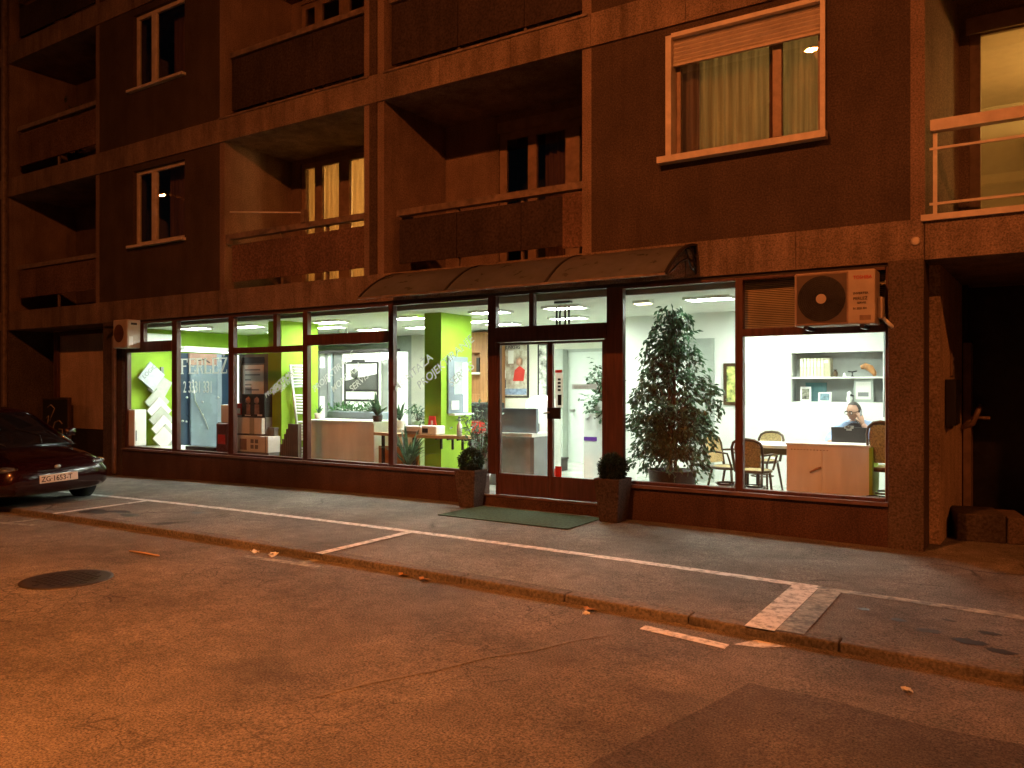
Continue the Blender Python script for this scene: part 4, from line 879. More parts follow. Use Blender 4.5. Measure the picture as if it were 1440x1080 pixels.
def bushy(name, label, loc, n, rad, h0, h1, seed, L=.08, W=.04, mat=m_leaf2, pot=(.12, .2), potm=m_enamel):
    t = thing(name, label, 'plant', loc); rr = random.Random(seed); pr, ph = pot
    MB().lathe([(pr * .75, 0), (pr, ph), (pr * .9, ph), (pr * .85, ph - .03), (0, ph - .03)], n=14, cap=False).build('pot', potm, t)
    m = MB(); s = MB()
    for b in range(max(6, n // 22)):
        a = rr.uniform(0, 6.283); zz = rr.uniform(h0, h1); rd = rad * rr.uniform(.4, 1)
        e = Vector((math.cos(a) * rd, math.sin(a) * rd, zz)); s.tube([(0, 0, ph - .03), (e.x * .4, e.y * .4, ph + (zz - ph) * .6), e], [.008, .006, .003], 5)
        for k in range(22):
            u = rr.uniform(.35, 1.05); p = Vector((e.x * u, e.y * u, ph + (zz - ph) * u ** .8)) + Vector((rr.gauss(0, .05), rr.gauss(0, .05), rr.gauss(0, .05)))
            m.leaf(p, Vector((math.cos(a) + rr.uniform(-1, 1), math.sin(a) + rr.uniform(-1, 1), rr.uniform(-1, .4))), Vector((rr.uniform(-.6, .6), rr.uniform(-.6, .6), 1)), L * rr.uniform(.7, 1.2), W)
    m.build('foliage', mat, t); s.build('stems', m_bark, t); return t
t = thing('planter_trough', 'long grey trough with low green plants behind the reception desk', 'planter', (0, 0, 0))
x0, x1 = xx(462, 1.5), xx(540, 1.5); zt0 = xz(500, 579, 1.5)[1]; B('trough', m_bluegrey, t, (x0, x1, 1.45, 1.75, FZ, zt0), bevel=.01)
m = MB(); rr = random.Random(4)
for k in range(220): m.leaf(Vector((rr.uniform(x0, x1 - .35), rr.uniform(1.45, 1.75), zt0 + abs(rr.gauss(0, .06)))), Vector((rr.uniform(-1, 1), rr.uniform(-1, 1), rr.uniform(-.2, 1))), Vector((rr.uniform(-1, 1), 0, 1)), .1, .045)
m.build('foliage', m_leaf2, t)
blades('potted_plant', 'small spiky plant in a white pot at the left end of the reception desk', (xx(448, 1.1), 1.1, dz0 + .035), 14, .2, .03, 5, pot=(.08, .1))
blades('potted_plant', 'broad leaved plant spreading over the right end of the reception desk', (xx(531, .75), .75, dz0 + .036), 26, .38, .07, 6, mat=m_leaf, pot=(.09, .1), potm=m_pot)
# counter with wooden top in window five
cz = xz(600, 613, .75)[1]; x0, x1 = xx(530, .8), xx(660, .75)
t = thing('display_counter', 'counter with a curved wooden top and dark brackets around the green pillar', 'counter', (0, 0, 0))
m = MB(); n = 14; top = [(x0 + (x1 - x0) * k / n, .72 - .16 * math.sin(math.pi * (k / n) ** 1.3)) for k in range(n + 1)] + [(x1, .88), (x0, .88)]
nn = len(top); m.add([(x, y, cz - .02) for x, y in top] + [(x, y, cz + .025) for x, y in top], [tuple(range(nn - 1, -1, -1)), tuple(range(nn, 2 * nn))] + [(k, (k + 1) % nn, nn + (k + 1) % nn, nn + k) for k in range(nn)]); m.build('top', m_woodlight, t)
for q in (612, 628, 642, 653): x = xx(q, .7); B('bracket', m_dmetal, t, (x - .015, x + .015, .72, .87, cz - .05, cz - .021), (x - .015, x + .015, .84, .87, cz - .2, cz - .051))
B('leg', m_dmetal, t, (x0 + .1, x0 + .14, .8, .84, FZ, cz - .021)); B('leg', m_dmetal, t, (x0 + .75, x0 + .79, .8, .84, FZ, cz - .021)); B('rear_panel', m_wood, t, (x0, xx(590, .88), .84, .88, FZ + .05, cz - .2))
t = thing('printer', 'white desktop printer on the wooden counter', 'printer', (xx(597, .72), .72, cz + .026)); B('body', m_enamel, t, (-.34, .0, -.1, .14, 0, .13), bevel=.02); B('tray', m_grey, t, (-.3, -.05, -.13, -.1, .02, .05)); B('side_unit', m_enamel, t, (.01, .3, -.09, .14, 0, .14), bevel=.02); B('lens', m_black, t, (.03, .14, -.1, -.088, .03, .1), bevel=.01)
t = thing('red_stand_card', 'red and white stand-up card behind the printer', 'card', (xx(608, .84), .83, cz + .026)); m = MB(); m.prism([(-.1, 0), (.1, 0), (.06, .28), (-.06, .28)], 0, .02); m.build('card', m_red, t); B('figure_print', m_paper, t, (-.035, .035, -.004, -.0005, .05, .14), (-.02, .02, -.004, -.0005, .145, .21)); B('base', m_paper, t, (-.1, .1, -.02, .03, -.0, .004))
t = thing('bathroom_mirror', 'tall lit mirror cabinet on the side of the green pillar', 'mirror', (-7.64, 0, 0))
yy0, yy1 = 1.03, 1.55; z0, z1 = 1.18, 2.08
B('frame', m_bluegrey, t, (0.001, .04, yy0, yy1, z0, z1), bevel=.008); B('mirror_glass', M('mirror_glass', (.75, .82, .88), .06, .9, var=.02), t, (.04, .046, yy0 + .14, yy1 - .03, z0 + .3, z1 - .08)); B('shelf', m_enamel, t, (.04, .16, yy0, yy1, z0 - .03, z0)); B('light_bar', lamp_mat('mirror_light', (.85, 1, 1), 3), t, (.041, .07, yy1 - .12, yy1 - .05, z0 + .02, z1 - .1)); B('basin_print', m_paper, t, (.041, .06, yy0 + .05, yy0 + .25, z0 + .06, z0 + .2))
blades('potted_plant', 'dark strappy plant on the floor under the wooden counter', (xx(574, .45), .45, FZ), 34, .75, .05, 8, mat=m_leaf, pot=(.16, .24))
blades('potted_plant', 'fern in front of the bright wall behind the printer', (xx(562, 1.3), 1.3, .9), 30, .34, .05, 9, pot=(.1, .14), mat=m_leaf)
t = thing('low_cabinet', 'white low cabinet behind the printer carrying ferns', 'cabinet', (xx(566, 1.35), 1.35, FZ)); B('carcass', m_whitelam, t, (-.5, .55, -.2, .25, 0, .779), bevel=.006); B('door', m_grey, t, (-.2, .1, -.215, -.201, .3, .72))
bushy('potted_plant', 'small leafy plant left of the green pillar with the mirror', (xx(590, 1.35), 1.3, .9), 120, .2, .2, .5, 10, mat=m_leaf, pot=(.09, .14))
bushy('potted_plant', 'tall bushy plant between the counter end and the door frame', (xx(676, .55), .55, FZ), 520, .34, .55, 1.3, 12, .09, .035, pot=(.15, .25), mat=m_leaf)
t = thing('bottle', 'white slim bottle at the right end of the wooden counter', 'bottle', (xx(645, .68), .7, cz + .026)); MB().lathe([(.04, 0), (.04, .16), (.015, .2), (.015, .26)], n=12).build('glass', m_enamel, t); MB().lathe([(.018, .26), (.018, .29)], n=10).build('cap', m_grey, t)
# wooden shelf unit and office clutter behind
t = thing('wooden_shelf', 'orange wooden shelf unit with an open niche right of the green pillar', 'shelf', (0, 4.4, 0))
x0, x1 = xx(655, 4.4), xx(693, 4.4); B('carcass', m_wood, t, (x0, x1, .2, .45, FZ, 2.72), (x0, x1, -.02, .2, 2.3, 2.72), (xx(676, 4.4), x1, -.02, .2, FZ, 2.3), (x0, xx(676, 4.4), -.02, .2, FZ, 1.45)); B('shelf', m_whitelam, t, (x0, xx(676, 4.4), .0, .2, 1.86, 1.9)); B('binder', m_dmetal, t, (xx(669, 4.4), xx(673, 4.4), .02, .18, 1.9, 2.2))
t = thing('office_machine', 'low black copier with a red front behind the plants', 'copier', (xx(673, 2.6), 2.6, FZ)); B('body', m_black, t, (-.35, .3, 0, .4, .88, 1.2), bevel=.03); B('red_front', m_red, t, (-.3, .3, -.02, .35, .66, .86)); B('stand', m_grey, t, (-.3, .3, 0, .4, 0, .65))
# door view
t = thing('service_counter', 'grey counter with a blue-grey raised front seen through the left door leaf', 'counter', (0, 1.0, 0))
x0, x1 = xx(680, 1.0), xx(751, 1.0); B('base', M('taupe_laminate', (.3, .28, .26), .5, var=.1), t, (x0, x1 - .07, .02, .5, FZ, .86)); B('raised_front', m_bluegrey, t, (x0, x1, .06, .12, .92, 1.28)); B('ledge', m_whitelam, t, (x0, x1 - .02, -.02, .5, .862, .915)); B('end_post', m_grey, t, (x1 - .065, x1 - .0, .0, .5, FZ + .06, .86), (x1 - .03, x1 + .02, .0, .2, FZ, .2))
t = thing('framed_poster', 'large framed poster with a red figure on the cream back wall', 'poster', (0, YD - .03, 0))
x0, z1 = xz(702, 483, YD); x1, z0 = xz(744, 559, YD); B('frame', m_dmetal, t, (x0, x1, 0, .03, z0, z1)); B('print', M('poster_print', (.42, .4, .33), .6, var=.5, scale=5, col2=(.2, .13, .09)), t, (x0 + .03, x1 - .03, -.006, -.0005, z0 + .03, z1 - .03))
w = x1 - x0; h = z1 - z0
text('JUNKERS', .11, m_dmetal, t, (x0 + .17, -.009, z1 - .13), FRONT, bold=.004, sx=.85)
m = MB(); m.prism([(x0 + .5 * w, z0 + .3 * h), (x0 + .85 * w, z0 + .3 * h), (x0 + .9 * w, z0 + .5 * h), (x0 + .72 * w, z0 + .58 * h), (x0 + .56 * w, z0 + .5 * h)], -.0095, -.0065); m.build('figure_red', m_red, t)
B('boiler_print', m_enamel, t, (x0 + .34 * w, x0 + .52 * w, -.0095, -.0065, z0 + .62 * h, z0 + .86 * h), (x0 + .1 * w, x0 + .26 * w, -.0095, -.0065, z0 + .36 * h, z0 + .5 * h)); B('caption', M('caption_blue', (.25, .33, .5), .6, var=.3, scale=12), t, (x0 + .05 * w, x0 + .95 * w, -.0095, -.0065, z0 + .05 * h, z0 + .16 * h)); B('dark_print', M('poster_dark', (.08, .05, .06), .6, var=.3), t, (x0 + .04 * w, x0 + .26 * w, -.0095, -.0065, z0 + .17 * h, z0 + .33 * h)); MB().lathe([(0, -.1), (.07, -.05), (.07, .05), (0, .1)], (x0 + .72 * w, 0.0, z0 + .65 * h), 10, False).build('face_print', m_skin, t)
t = thing('framed_poster', 'narrow black and white framed picture beside the large poster', 'poster', (0, YD - .03, 0))
x0, z1 = xz(757, 483, YD); x1, z0 = xz(772, 560, YD); B('frame', m_dmetal, t, (x0, x1, 0, .03, z0, z1)); B('print', M('bw_print', (.55, .55, .5), .6, var=.8, scale=7, col2=(.03, .03, .03)), t, (x0 + .04, x1 - .04, -.006, -.0005, z0 + .04, z1 - .04))
t = thing('water_heater', 'white floor standing heater with a round top and red base', 'heater', (xx(763, 2.2), 2.2, FZ)); MB().lathe([(.3, .18), (.3, 1.1), (.27, 1.25), (.15, 1.33), (0, 1.35)], n=22, cap=False).build('tank', m_enamel, t); MB().lathe([(.31, .02), (.31, .17)], n=22).build('base', m_red, t); B('display', m_grey, t, (-.12, .12, -.315, -.295, .6, .9)); B('badge', m_red, t, (.02, .1, -.32, -.3, .65, .8))
t = thing('floor_box', 'dark box on the floor behind the white heater', 'box', (xx(773, 3.2), 3.2, FZ)); B('body', m_dmetal, t, (-.2, .2, 0, .3, 0, .2), bevel=.01); B('lid', m_black, t, (-.21, .21, -.01, .31, .2, .23))
# back door
x0, x1 = xx(800, YD), xx(846, YD); zt_ = 2.28
bd = part('inner_door', M('door_white', (.62, .68, .64), .5, var=.03), (x0, x1 + .02, YD - .03, YD - .001, FZ, zt_)); B('door_frame', m_greygreen, bd, (xx(789, YD), x0, YD - .25, YD - .001, FZ, zt_ + .06), (x0, x1 + .1, YD - .06, YD - .001, zt_, zt_ + .06)); B('handle', m_metal, bd, (x0 + .06, x0 + .16, YD - .08, YD - .031, 1.12, 1.16))
part('glass_skirting', m_grey, (xx(778, YD), xx(800, YD), YD - .27, YD - .251, FZ, FZ + .1))
bushy('potted_plant', 'trailing dark plant on the white stand right of the inner door', (xx(846, 2.0), 2.0, 1.2), 420, .28, -.05, .75, 14, .1, .05, mat=m_leaf, pot=(.12, .18))
t = thing('brochure_stand', 'white brochure stand with a purple label by the right door leaf', 'stand', (xx(846, 2.0), 2.0, FZ)); B('body', m_enamel, t, (-.25, .45, -.12, .3, 0, 1.075), bevel=.01); B('purple_label', M('purple', (.12, .03, .3), .5), t, (-.24, -.02, -.126, -.121, .66, .72)); B('leaflets', m_paper, t, (.05, .4, -.15, -.121, .3, .5), (.05, .4, -.15, -.121, .6, .85))

# ---- office on the right
t = thing('framed_picture', 'dark framed picture of green trees on the white office wall', 'picture', (0, 3.17, 0))
x0, z1 = xz(1018, 511, 3.2); x1, z0 = xz(1048, 570, 3.2); B('frame', m_bent, t, (x0, x0 + .05, 0, .03, z0, z1), (x1 - .05, x1, 0, .03, z0, z1), (x0 + .05, x1 - .05, 0, .03, z0, z0 + .05), (x0 + .05, x1 - .05, 0, .03, z1 - .05, z1)); B('print', M('tree_print', (.5, .5, .15), .6, var=.6, scale=11, col2=(.08, .12, .04)), t, (x0 + .05, x1 - .05, .01, .02, z0 + .05, z1 - .05))
xb0 = xx(1124, 3.3); 
pb = None
for k in range(7):
    x = xx(1126.5, 3.3) + k * .048
    if pb is None: pb = thing('binder', '', 'binder', group='pale binders on the office shelf'); B('spine', M('binder_card', (.6, .6, .4), .7, var=.1), pb, (0, .042, -.0, .2, 0, .27), bevel=.003); B('label_strip', m_paper, pb, (.008, .034, -.003, -.0005, .15, .23)); o = pb
    else: o = copy_tree(pb)
    o.location = (x, 3.24, 1.7455); o['label'] = 'pale yellow binder in the row of seven on the upper office shelf'
t = thing('box_file', 'tan box file lying flat against the row of binders', 'box file', (xx(1156, 3.3), 3.26, 1.7455)); B('case', M('tan_card', (.42, .4, .27), .7), t, (-.12, .12, 0, .2, 0, .27), bevel=.004); B('tag', m_paper, t, (.02, .09, -.003, -.0005, .2, .24))
t = thing('figurine', 'small dark vase right of the box file', 'vase', (xx(1175, 3.3), 3.28, 1.7455)); MB().lathe([(.03, 0), (.035, .06), (.015, .09), (.02, .1)], n=12).build('body', m_bent, t); MB().lathe([(.028, .1), (.028, .104)], n=12).build('rim', m_dmetal, t)
t = thing('figurine', 'tiny white cone ornament on the upper office shelf', 'ornament', (xx(1188, 3.3), 3.28, 1.7455)); MB().lathe([(.03, 0), (.012, .05), (0, .055)], n=12, cap=False).build('cone', m_enamel, t)
t = thing('figurine', 'black T-shaped ornament on the upper office shelf', 'ornament', (xx(1199, 3.3), 3.28, 1.7455)); MB().lathe([(.03, 0), (.008, .02), (.008, .07)], n=10).build('stem', m_black, t); MB().tube([(-.06, 0, .075), (0, 0, .068), (.06, 0, .08)], .01, 6).build('bar', m_black, t)
t = thing('carved_shell', 'brown carved curved ornament at the right end of the upper shelf', 'ornament', (xx(1222, 3.3), 3.28, 1.7455)); MB().tube([(-.1, 0, .13), (-.05, 0, .15), (.02, 0, .12), (.07, 0, .05), (.08, 0, .01)], [.03, .045, .05, .035, .02], 10).build('body', m_wood, t)
def photo(px, w, h, lab, tint, tilt):
    t = thing('photo_frame', lab, 'photo frame', (xx(px, 3.3), 3.3, 1.383)); m = MB(); m.obox((0, 0, h / 2), w, .015, h, tilt, R(-8)); m.build('frame', m_enamel, t, bevel=.003); m = MB(); m.obox((0, -.009, h / 2), w * .7, .004, h * .72, tilt, R(-8)); m.build('photo', tint, t)
photo(1133, .15, .22, 'white photo frame, upright, at the left of the lower office shelf', M('photo_a', (.2, .2, .15), .5, var=.7, scale=20), .25)
photo(1160, .19, .14, 'white photo frame, wide and low, beside the upright one', M('photo_b', (.15, .25, .3), .5, var=.4, scale=20), -.1)
t = thing('folder', 'teal folder leaning at the back of the lower office shelf', 'folder', (xx(1147, 3.4), 3.42, 1.383)); m = MB(); m.obox((0, 0, .14), .3, .02, .28, 0, R(-10)); m.build('cover', M('teal_card', (.08, .2, .22), .6), t)
t = thing('parrot_figure', 'small white figurine above the head of the seated man', 'ornament', (xx(1194, 3.22), 3.24, 1.383)); MB().lathe([(.035, 0), (.045, .05), (.03, .1), (.035, .13), (0, .16)], n=12, cap=False).build('body', m_enamel, t); MB().tube([(.02, -.02, .1), (.07, -.03, .085)], [.02, .005], 6).build('beak', m_black, t)
t = thing('certificate', 'grey framed certificate leaning on the lower shelf at the right', 'frame', (xx(1213, 3.2), 3.26, 1.383)); B('frame', m_greygreen, t, (-.13, .13, 0, .02, 0, .33), bevel=.004); B('paper', m_paper, t, (-.1, .1, -.004, -.0005, .04, .29)); B('crest', m_grey, t, (-.07, .07, -.006, -.0045, .08, .14))
t = thing('wall_phone_cable', 'thin grey cable running down the wall in the office corner', 'cable', (xx(1243, 2.6), 2.6, 0)); MB().tube([(0, 0, 1.2), (.01, 0, 1.8), (0, 0, 2.7)], .008, 6).build('cable', m_grey, t)
# table
tz = .87
t = thing('office_table', 'white office table behind the low cabinet', 'table', (0, 0, 0)); 
m = MB(); top = [(-3.12, 1.3), (-2.95, 1.15), (-1.5, 1.12), (-1.45, 1.9), (-2.95, 1.95), (-3.15, 1.8)]; nn = len(top)
m.add([(x, y, tz - .035) for x, y in top] + [(x, y, tz) for x, y in top], [tuple(range(nn - 1, -1, -1)), tuple(range(nn, 2 * nn))] + [(k, (k + 1) % nn, nn + (k + 1) % nn, nn + k) for k in range(nn)]); m.build('tabletop', m_whitelam, t)
for x, y in ((-3.0, 1.3), (-3.0, 1.8), (-1.6, 1.25), (-1.6, 1.8)): MB().tube([(x, y, FZ), (x, y, tz - .036)], .025, 10).build('leg', m_dmetal, t)
B('apron', m_bent, t, (-2.95, -1.6, 1.22, 1.25, tz - .12, tz - .036))
for px, py, w, rz in ((1125, 0, .28, .3), (1138, 0, .3, -.2), (1146, 0, .2, .6)):
    x = xx(px, 1.5); m = MB(); m.obox((x, 1.5 + w * .2, tz + .004), w, .21, .006, rz); tag(m.build('paper_sheets', m_paper), {1125: 'white papers spread at the left on the office table', 1138: 'white papers in the middle of the office table', 1146: 'small white note beside the papers on the table'}[px], 'paper', 'papers on the office table')
t = thing('desk_tray', 'dark open folder on the office table edge', 'folder', (xx(1134, 1.35), 1.35, tz)); m = MB(); m.obox((0, 0, .012), .34, .24, .018, .1); m.build('cover', m_black, t); m = MB(); m.obox((0, .0, .024), .3, .2, .004, .1); m.build('sheet', m_paper, t)
t = thing('laptop', 'open black laptop seen from behind with a grey clip webcam', 'laptop', (xx(1194, 1.4), 1.42, tz)); B('base', m_black, t, (-.2, .2, .02, .3, 0, .02)); m = MB(); m.obox((0, .0, .12), .41, .014, .24, 0, R(10)); m.build('lid', m_black, t); m = MB(); m.obox((0, -.03, .24), .1, .03, .035); m.obox((0, -.022, .215), .06, .02, .03); m.build('webcam', m_metal, t)
# low cabinet in front
t = thing('low_cabinet', 'low birch cabinet with two doors and a lime edge under the right window', 'cabinet', (0, .42, FZ)); x0, x1 = xx(1106, .42), xx(1222, .42); xm = xx(1156, .42); hh = .96 - FZ
B('carcass', m_pinklam, t, (x0, x1, .02, .42, 0, hh - .02)); B('door', m_pinklam, t, (x0 + .002, xm - .002, .0, .018, .03, hh - .022)); B('door', m_pinklam, t, (xm + .002, x1, .0, .018, .03, hh - .022)); B('top', m_whitelam, t, (x0 - .01, x1 + .01, -.01, .43, hh - .02, hh)); B('lime_edge', m_green, t, (x1 + .001, x1 + .035, -.005, .42, 0, hh - .021))
m = MB(); m.tube([(x0 + .26, -.012, .52), (x0 + .33, -.022, .56), (x0 + .38, -.012, .58)], .012, 7); m.build('handle', m_wood, t); B('perforation', m_brownframe, t, *[(x0 + .05 + .035 * k, x0 + .065 + .035 * k, -.002, .0, hh - .075, hh - .065) for k in range(12)])
# rattan chair
def make_chair():
    t = thing('cane_chair', '', 'chair', group='bentwood cane chairs in the office')
    n = 20; MB().lathe([(.0, .43), (.19, .43), (.2, .445), (.19, .46), (0, .46)], n=24, cap=False).build('seat', m_cane, t)
    m = MB(); m.tube([(.205 * math.cos(6.2832 * k / n), .205 * math.sin(6.2832 * k / n), .445) for k in range(n + 1)], .02, 7, False); m.build('seat_rim', m_bent, t)
    hoop = [(-.17, .17, .44), (-.185, .21, .62), (-.19, .235, .74), (-.165, .25, .8), (-.1, .26, .835), (0, .262, .845), (.1, .26, .835), (.165, .25, .8), (.19, .235, .74), (.185, .21, .62), (.17, .17, .44)]
    MB().tube(hoop, .018, 8).build('back_frame', m_bent, t)
    m = MB(); inn = [(x * .86, y - .005, .5 + (z - .44) * .82) for x, y, z in hoop]; c = (0, .225, .65); m.add(inn + [c], [(i, i + 1, len(inn)) for i in range(len(inn) - 1)] + [(len(inn) - 1, 0, len(inn))]); m.build('back_cane', m_cane, t)
    for s in (-1, 1):
        MB().tube([(s * .15, -.14, .43), (s * .18, -.18, 0)], [.018, .014], 8).build('leg', m_bent, t); MB().tube([(s * .15, .14, .43), (s * .18, .24, 0)], [.018, .014], 8).build('leg', m_bent, t)
        MB().tube([(s * .185, .215, .65), (s * .25, .05, .66), (s * .24, -.14, .64), (s * .18, -.17, .45)], .014, 7).build('armrest', m_bent, t)
    m = MB(); m.tube([(.15 * math.cos(6.2832 * k / n), .15 * math.sin(6.2832 * k / n), .24) for k in range(n + 1)], .01, 6, False); m.build('stretcher', m_bent, t)
    return t
ch = make_chair()
cl = [(xx(1060, .95), .95, 176, 'cane chair with its back to the window left of the low cabinet'), (xx(1072, 2.3), 2.3, -15, 'cane chair behind the far side of the office table'), (xx(1024, 1.2), 1.2, 75, 'cane chair beside the ficus, seen from its side'), (xx(1246, .7), .7, 176, 'tall cane chair at the right edge of the window'), (-1.82, 2.2, 0, 'cane chair under the seated man')]
for i, (x, y, rz, lab) in enumerate(cl):
    o = ch if i == 0 else copy_tree(ch); o.location = (x, y, FZ); o.rotation_euler = (0, 0, R(rz)); o['label'] = lab
ch_r = [o for o in bpy.data.objects if o.get('label', '').startswith('tall cane')][0]; ch_r.scale = (.75, 1.05, 1.3)
for x, y, lab in ((-3.06, .62, 'steel waste bin left of the dark table leg by the window'), (-2.7, .58, 'steel waste bin beside the low cabinet'), (-1.33, .3, 'steel waste bin in the right window corner')):
    t = thing('waste_bin', lab, 'bin', (x, y, FZ), group='steel waste bins in the office'); MB().lathe([(.085, 0), (.1, .3), (.095, .3), (.08, .01), (0, .01)], n=18, cap=False).build('bucket', m_metal, t); MB().lathe([(.102, .29), (.106, .305), (.1, .312)], n=18, cap=False).build('rim', m_dmetal, t)

# ---- seated man
def skinned(name, pts, edges, rad, mat, parent, sub=2, root=0):
    me = bpy.data.meshes.new(name); me.from_pydata([Vector(p) for p in pts], edges, []); o = bpy.data.objects.new(name + '_s', me); COL.objects.link(o)
    sk = o.modifiers.new('s', 'SKIN'); sk.use_smooth_shade = True
    for i, r in enumerate(rad): me.skin_vertices[0].data[i].radius = r if isinstance(r, tuple) else (r, r)
    me.skin_vertices[0].data[root].use_root = True
    su = o.modifiers.new('u', 'SUBSURF'); su.levels = su.render_levels = sub
    dg = bpy.context.evaluated_depsgraph_get(); nm = bpy.data.meshes.new_from_object(o.evaluated_get(dg)); bpy.data.objects.remove(o)
    nm.materials.clear(); nm.materials.append(mat); nm.name = name
    for p in nm.polygons: p.use_smooth = True
    q = bpy.data.objects.new(name, nm); COL.objects.link(q); q.parent = parent; return q
px_, py_ = -1.8, 2.12
man = thing('person', 'seated man in dark vest, pale blue shirt and glasses, talking on the phone', 'person', (px_, py_, FZ))
# local: faces -y; seat height .46
J = [(0, .0, .52), (0, -.02, .66), (0, -.05, .82), (0, -.08, .95), (0, -.14, 1.03), (-.01, -.19, 1.09),
     (-.2, -.09, .94), (-.31, -.2, .8), (-.27, -.44, .785), (-.23, -.52, .78),
     (.2, -.09, .94), (.27, -.33, .8), (.15, -.35, .95), (.1, -.34, 1.02),
     (-.1, -.02, .5), (-.13, -.42, .5), (-.13, -.42, .08), (-.13, -.55, .04),
     (.1, -.02, .5), (.13, -.42, .5), (.13, -.42, .08), (.13, -.55, .04)]
Ed = [(0, 1), (1, 2), (2, 3), (3, 4), (4, 5), (3, 6), (6, 7), (7, 8), (8, 9), (3, 10), (10, 11), (11, 12), (12, 13), (0, 14), (14, 15), (15, 16), (16, 17), (0, 18), (18, 19), (19, 20), (20, 21)]
Rd = [(.17, .12), (.165, .12), (.18, .12), (.15, .1), .06, .055, .075, .05, .038, .032, .075, .05, .038, .032, .09, .07, .05, .035, .09, .07, .05, .035]
skinned('body', J, Ed, Rd, m_skin, man)
# shirt sleeves
skinned('shirt', [J[2], J[3], J[6], J[7], Vector(J[8]).lerp(Vector(J[9]), .4), J[10], J[11], Vector(J[12]).lerp(Vector(J[13]), .3), J[4]], [(0, 1), (1, 2), (2, 3), (3, 4), (1, 5), (5, 6), (6, 7), (1, 8)], [(.185, .125), (.17, .12), .1, .075, .052, .1, .072, .052, .07], m_shirt, man)
m = MB(); vr = [(.5, 0, .2, .15), (.6, -.01, .2, .15), (.72, -.03, .208, .155), (.84, -.055, .216, .165), (.92, -.08, .215, .155), (.965, -.095, .185, .13), (1.0, -.11, .13, .1), (1.02, -.125, .085, .08)]
m.loft([[(rx * math.copysign(abs(math.cos(a)) ** .8, math.cos(a)), cy_ + ry * math.copysign(abs(math.sin(a)) ** .85, math.sin(a)) + .004 * math.sin(5 * a + z_ * 40), z_) for a in [6.2832 * k / 32 for k in range(32)]] for z_, cy_, rx, ry in vr]); m.build('vest', m_vest, man)
m = MB(); m.loft([[(rx * math.cos(a), cy_ + rx * .95 * math.sin(a), z_ + .012 * math.sin(a)) for a in [6.2832 * k / 20 for k in range(20)]] for z_, cy_, rx in ((1.0, -.12, .084), (1.035, -.135, .07), (1.05, -.145, .073))], False); m.build('collar', m_shirt, man)
skinned('trousers', [J[0]] + J[14:17] + J[18:21], [(0, 1), (1, 2), (2, 3), (0, 4), (4, 5), (5, 6)], [(.185, .135), .105, .085, .065, .105, .085, .065], m_trous, man)
m = MB()
for s in (-1, 1): m.loft([[(s * .13 + .045 * math.cos(a) * w, y + 0, .0 + .05 * (1 + math.sin(a)) * h) for a in [6.2832 * k / 10 for k in range(10)]] for y, w, h in ((-.36, .8, 1.2), (-.45, 1, 1), (-.58, 1, .8), (-.64, .6, .5))])
m.build('shoes', m_black, man)
# head: shaped ellipsoid, tilted down and turned to his right (image left)
HC_ = Vector((-.02, -.23, 1.165)); Rm = Matrix.Translation(HC_) @ Matrix.Rotation(R(-28), 4, 'Z') @ Matrix.Rotation(R(14), 4, 'X')
def headpt(th, ph):
    x = .078 * math.sin(ph) * math.cos(th); y = .1 * math.sin(ph) * math.sin(th); z = .12 * math.cos(ph)
    if z < -.03: k = 1 - .42 * ((-z - .03) / .09); x *= k; y = y * (1 - .25 * ((-z - .03) / .09)) - .012 * ((-z - .03) / .09)
    if y < 0 and -.06 < z < .05:
        y += .006 * math.exp(-((abs(x) - .032) / .016) ** 2 - ((z - .01) / .018) ** 2)      # eye hollows
        y -= .024 * math.exp(-(x / .013) ** 2 - ((z + .022) / .022) ** 2)                    # nose
    if y < 0: y -= .007 * math.exp(-(x / .03) ** 2 - ((z + .062) / .012) ** 2); y -= .006 * math.exp(-(x / .025) ** 2 - ((z + .1) / .014) ** 2)
    return Vector((x, y, z))
m = MB(); nt_, np_ = 40, 30; m.loft([[Rm @ headpt(6.2832 * k / nt_, math.pi * (i + .02) / (np_ + .04)) for k in range(nt_)] for i in range(np_ + 1)]); hd = m.build('head', m_skin, man)
m = MB()
for i in range(12):
    pass
rings = []
for i in range(14):
    ph = .02 + 1.75 * i / 13; ring = []
    for k in range(40):
        th = 6.2832 * k / 40; s_ = math.sin(th); lim = ph if s_ > -.15 else min(ph, .62 + .25 * (1 + s_))       # hairline high on the forehead
        p = headpt(th, lim); ring.append(Rm @ (p * 1.06 + Vector((0, .003, .003))))
    rings.append(ring)
m.loft(rings, False); m.build('hair', m_hair, man)
m = MB()
for s in (-1, 1): m.obox(Rm @ Vector((s * .08, .005, -.01)), .018, .035, .06, R(-28), R(14), s * .2)
m.build('ears', m_skin, man, bevel=.008)
m = MB()
for s in (-1, 1):
    cpt = Vector((s * .033, -.1, .008)); m.tube([Rm @ (cpt + Vector((.027 * math.cos(a), 0, .019 * math.sin(a)))) for a in [6.2832 * k / 16 for k in range(17)]], .0035, 5, False); m.tube([Rm @ Vector((s * .06, -.098, .012)), Rm @ Vector((s * .082, .0, .01))], .003, 5)
m.tube([Rm @ Vector((-.008, -.103, .01)), Rm @ Vector((.008, -.103, .01))], .003, 5); m.build('glasses', m_dmetal, man)
m = MB()
for s in (-1, 1): m.obox(Rm @ Vector((s * .033, -.1, .03)), .04, .008, .008, R(-28), R(14))
m.build('eyebrows', m_hair, man); m = MB(); m.obox(Rm @ Vector((0, -.09, -.064)), .042, .006, .007, R(-28), R(14)); m.build('mouth', M('lips', (.35, .13, .1), .5), man)
m = MB()
for s in (-1, 1): m.lathe([(0, -.009), (.009, 0), (0, .009)], Rm @ Vector((s * .033, -.088, .006)), 8, False)
m.build('eyes', m_paper, man)
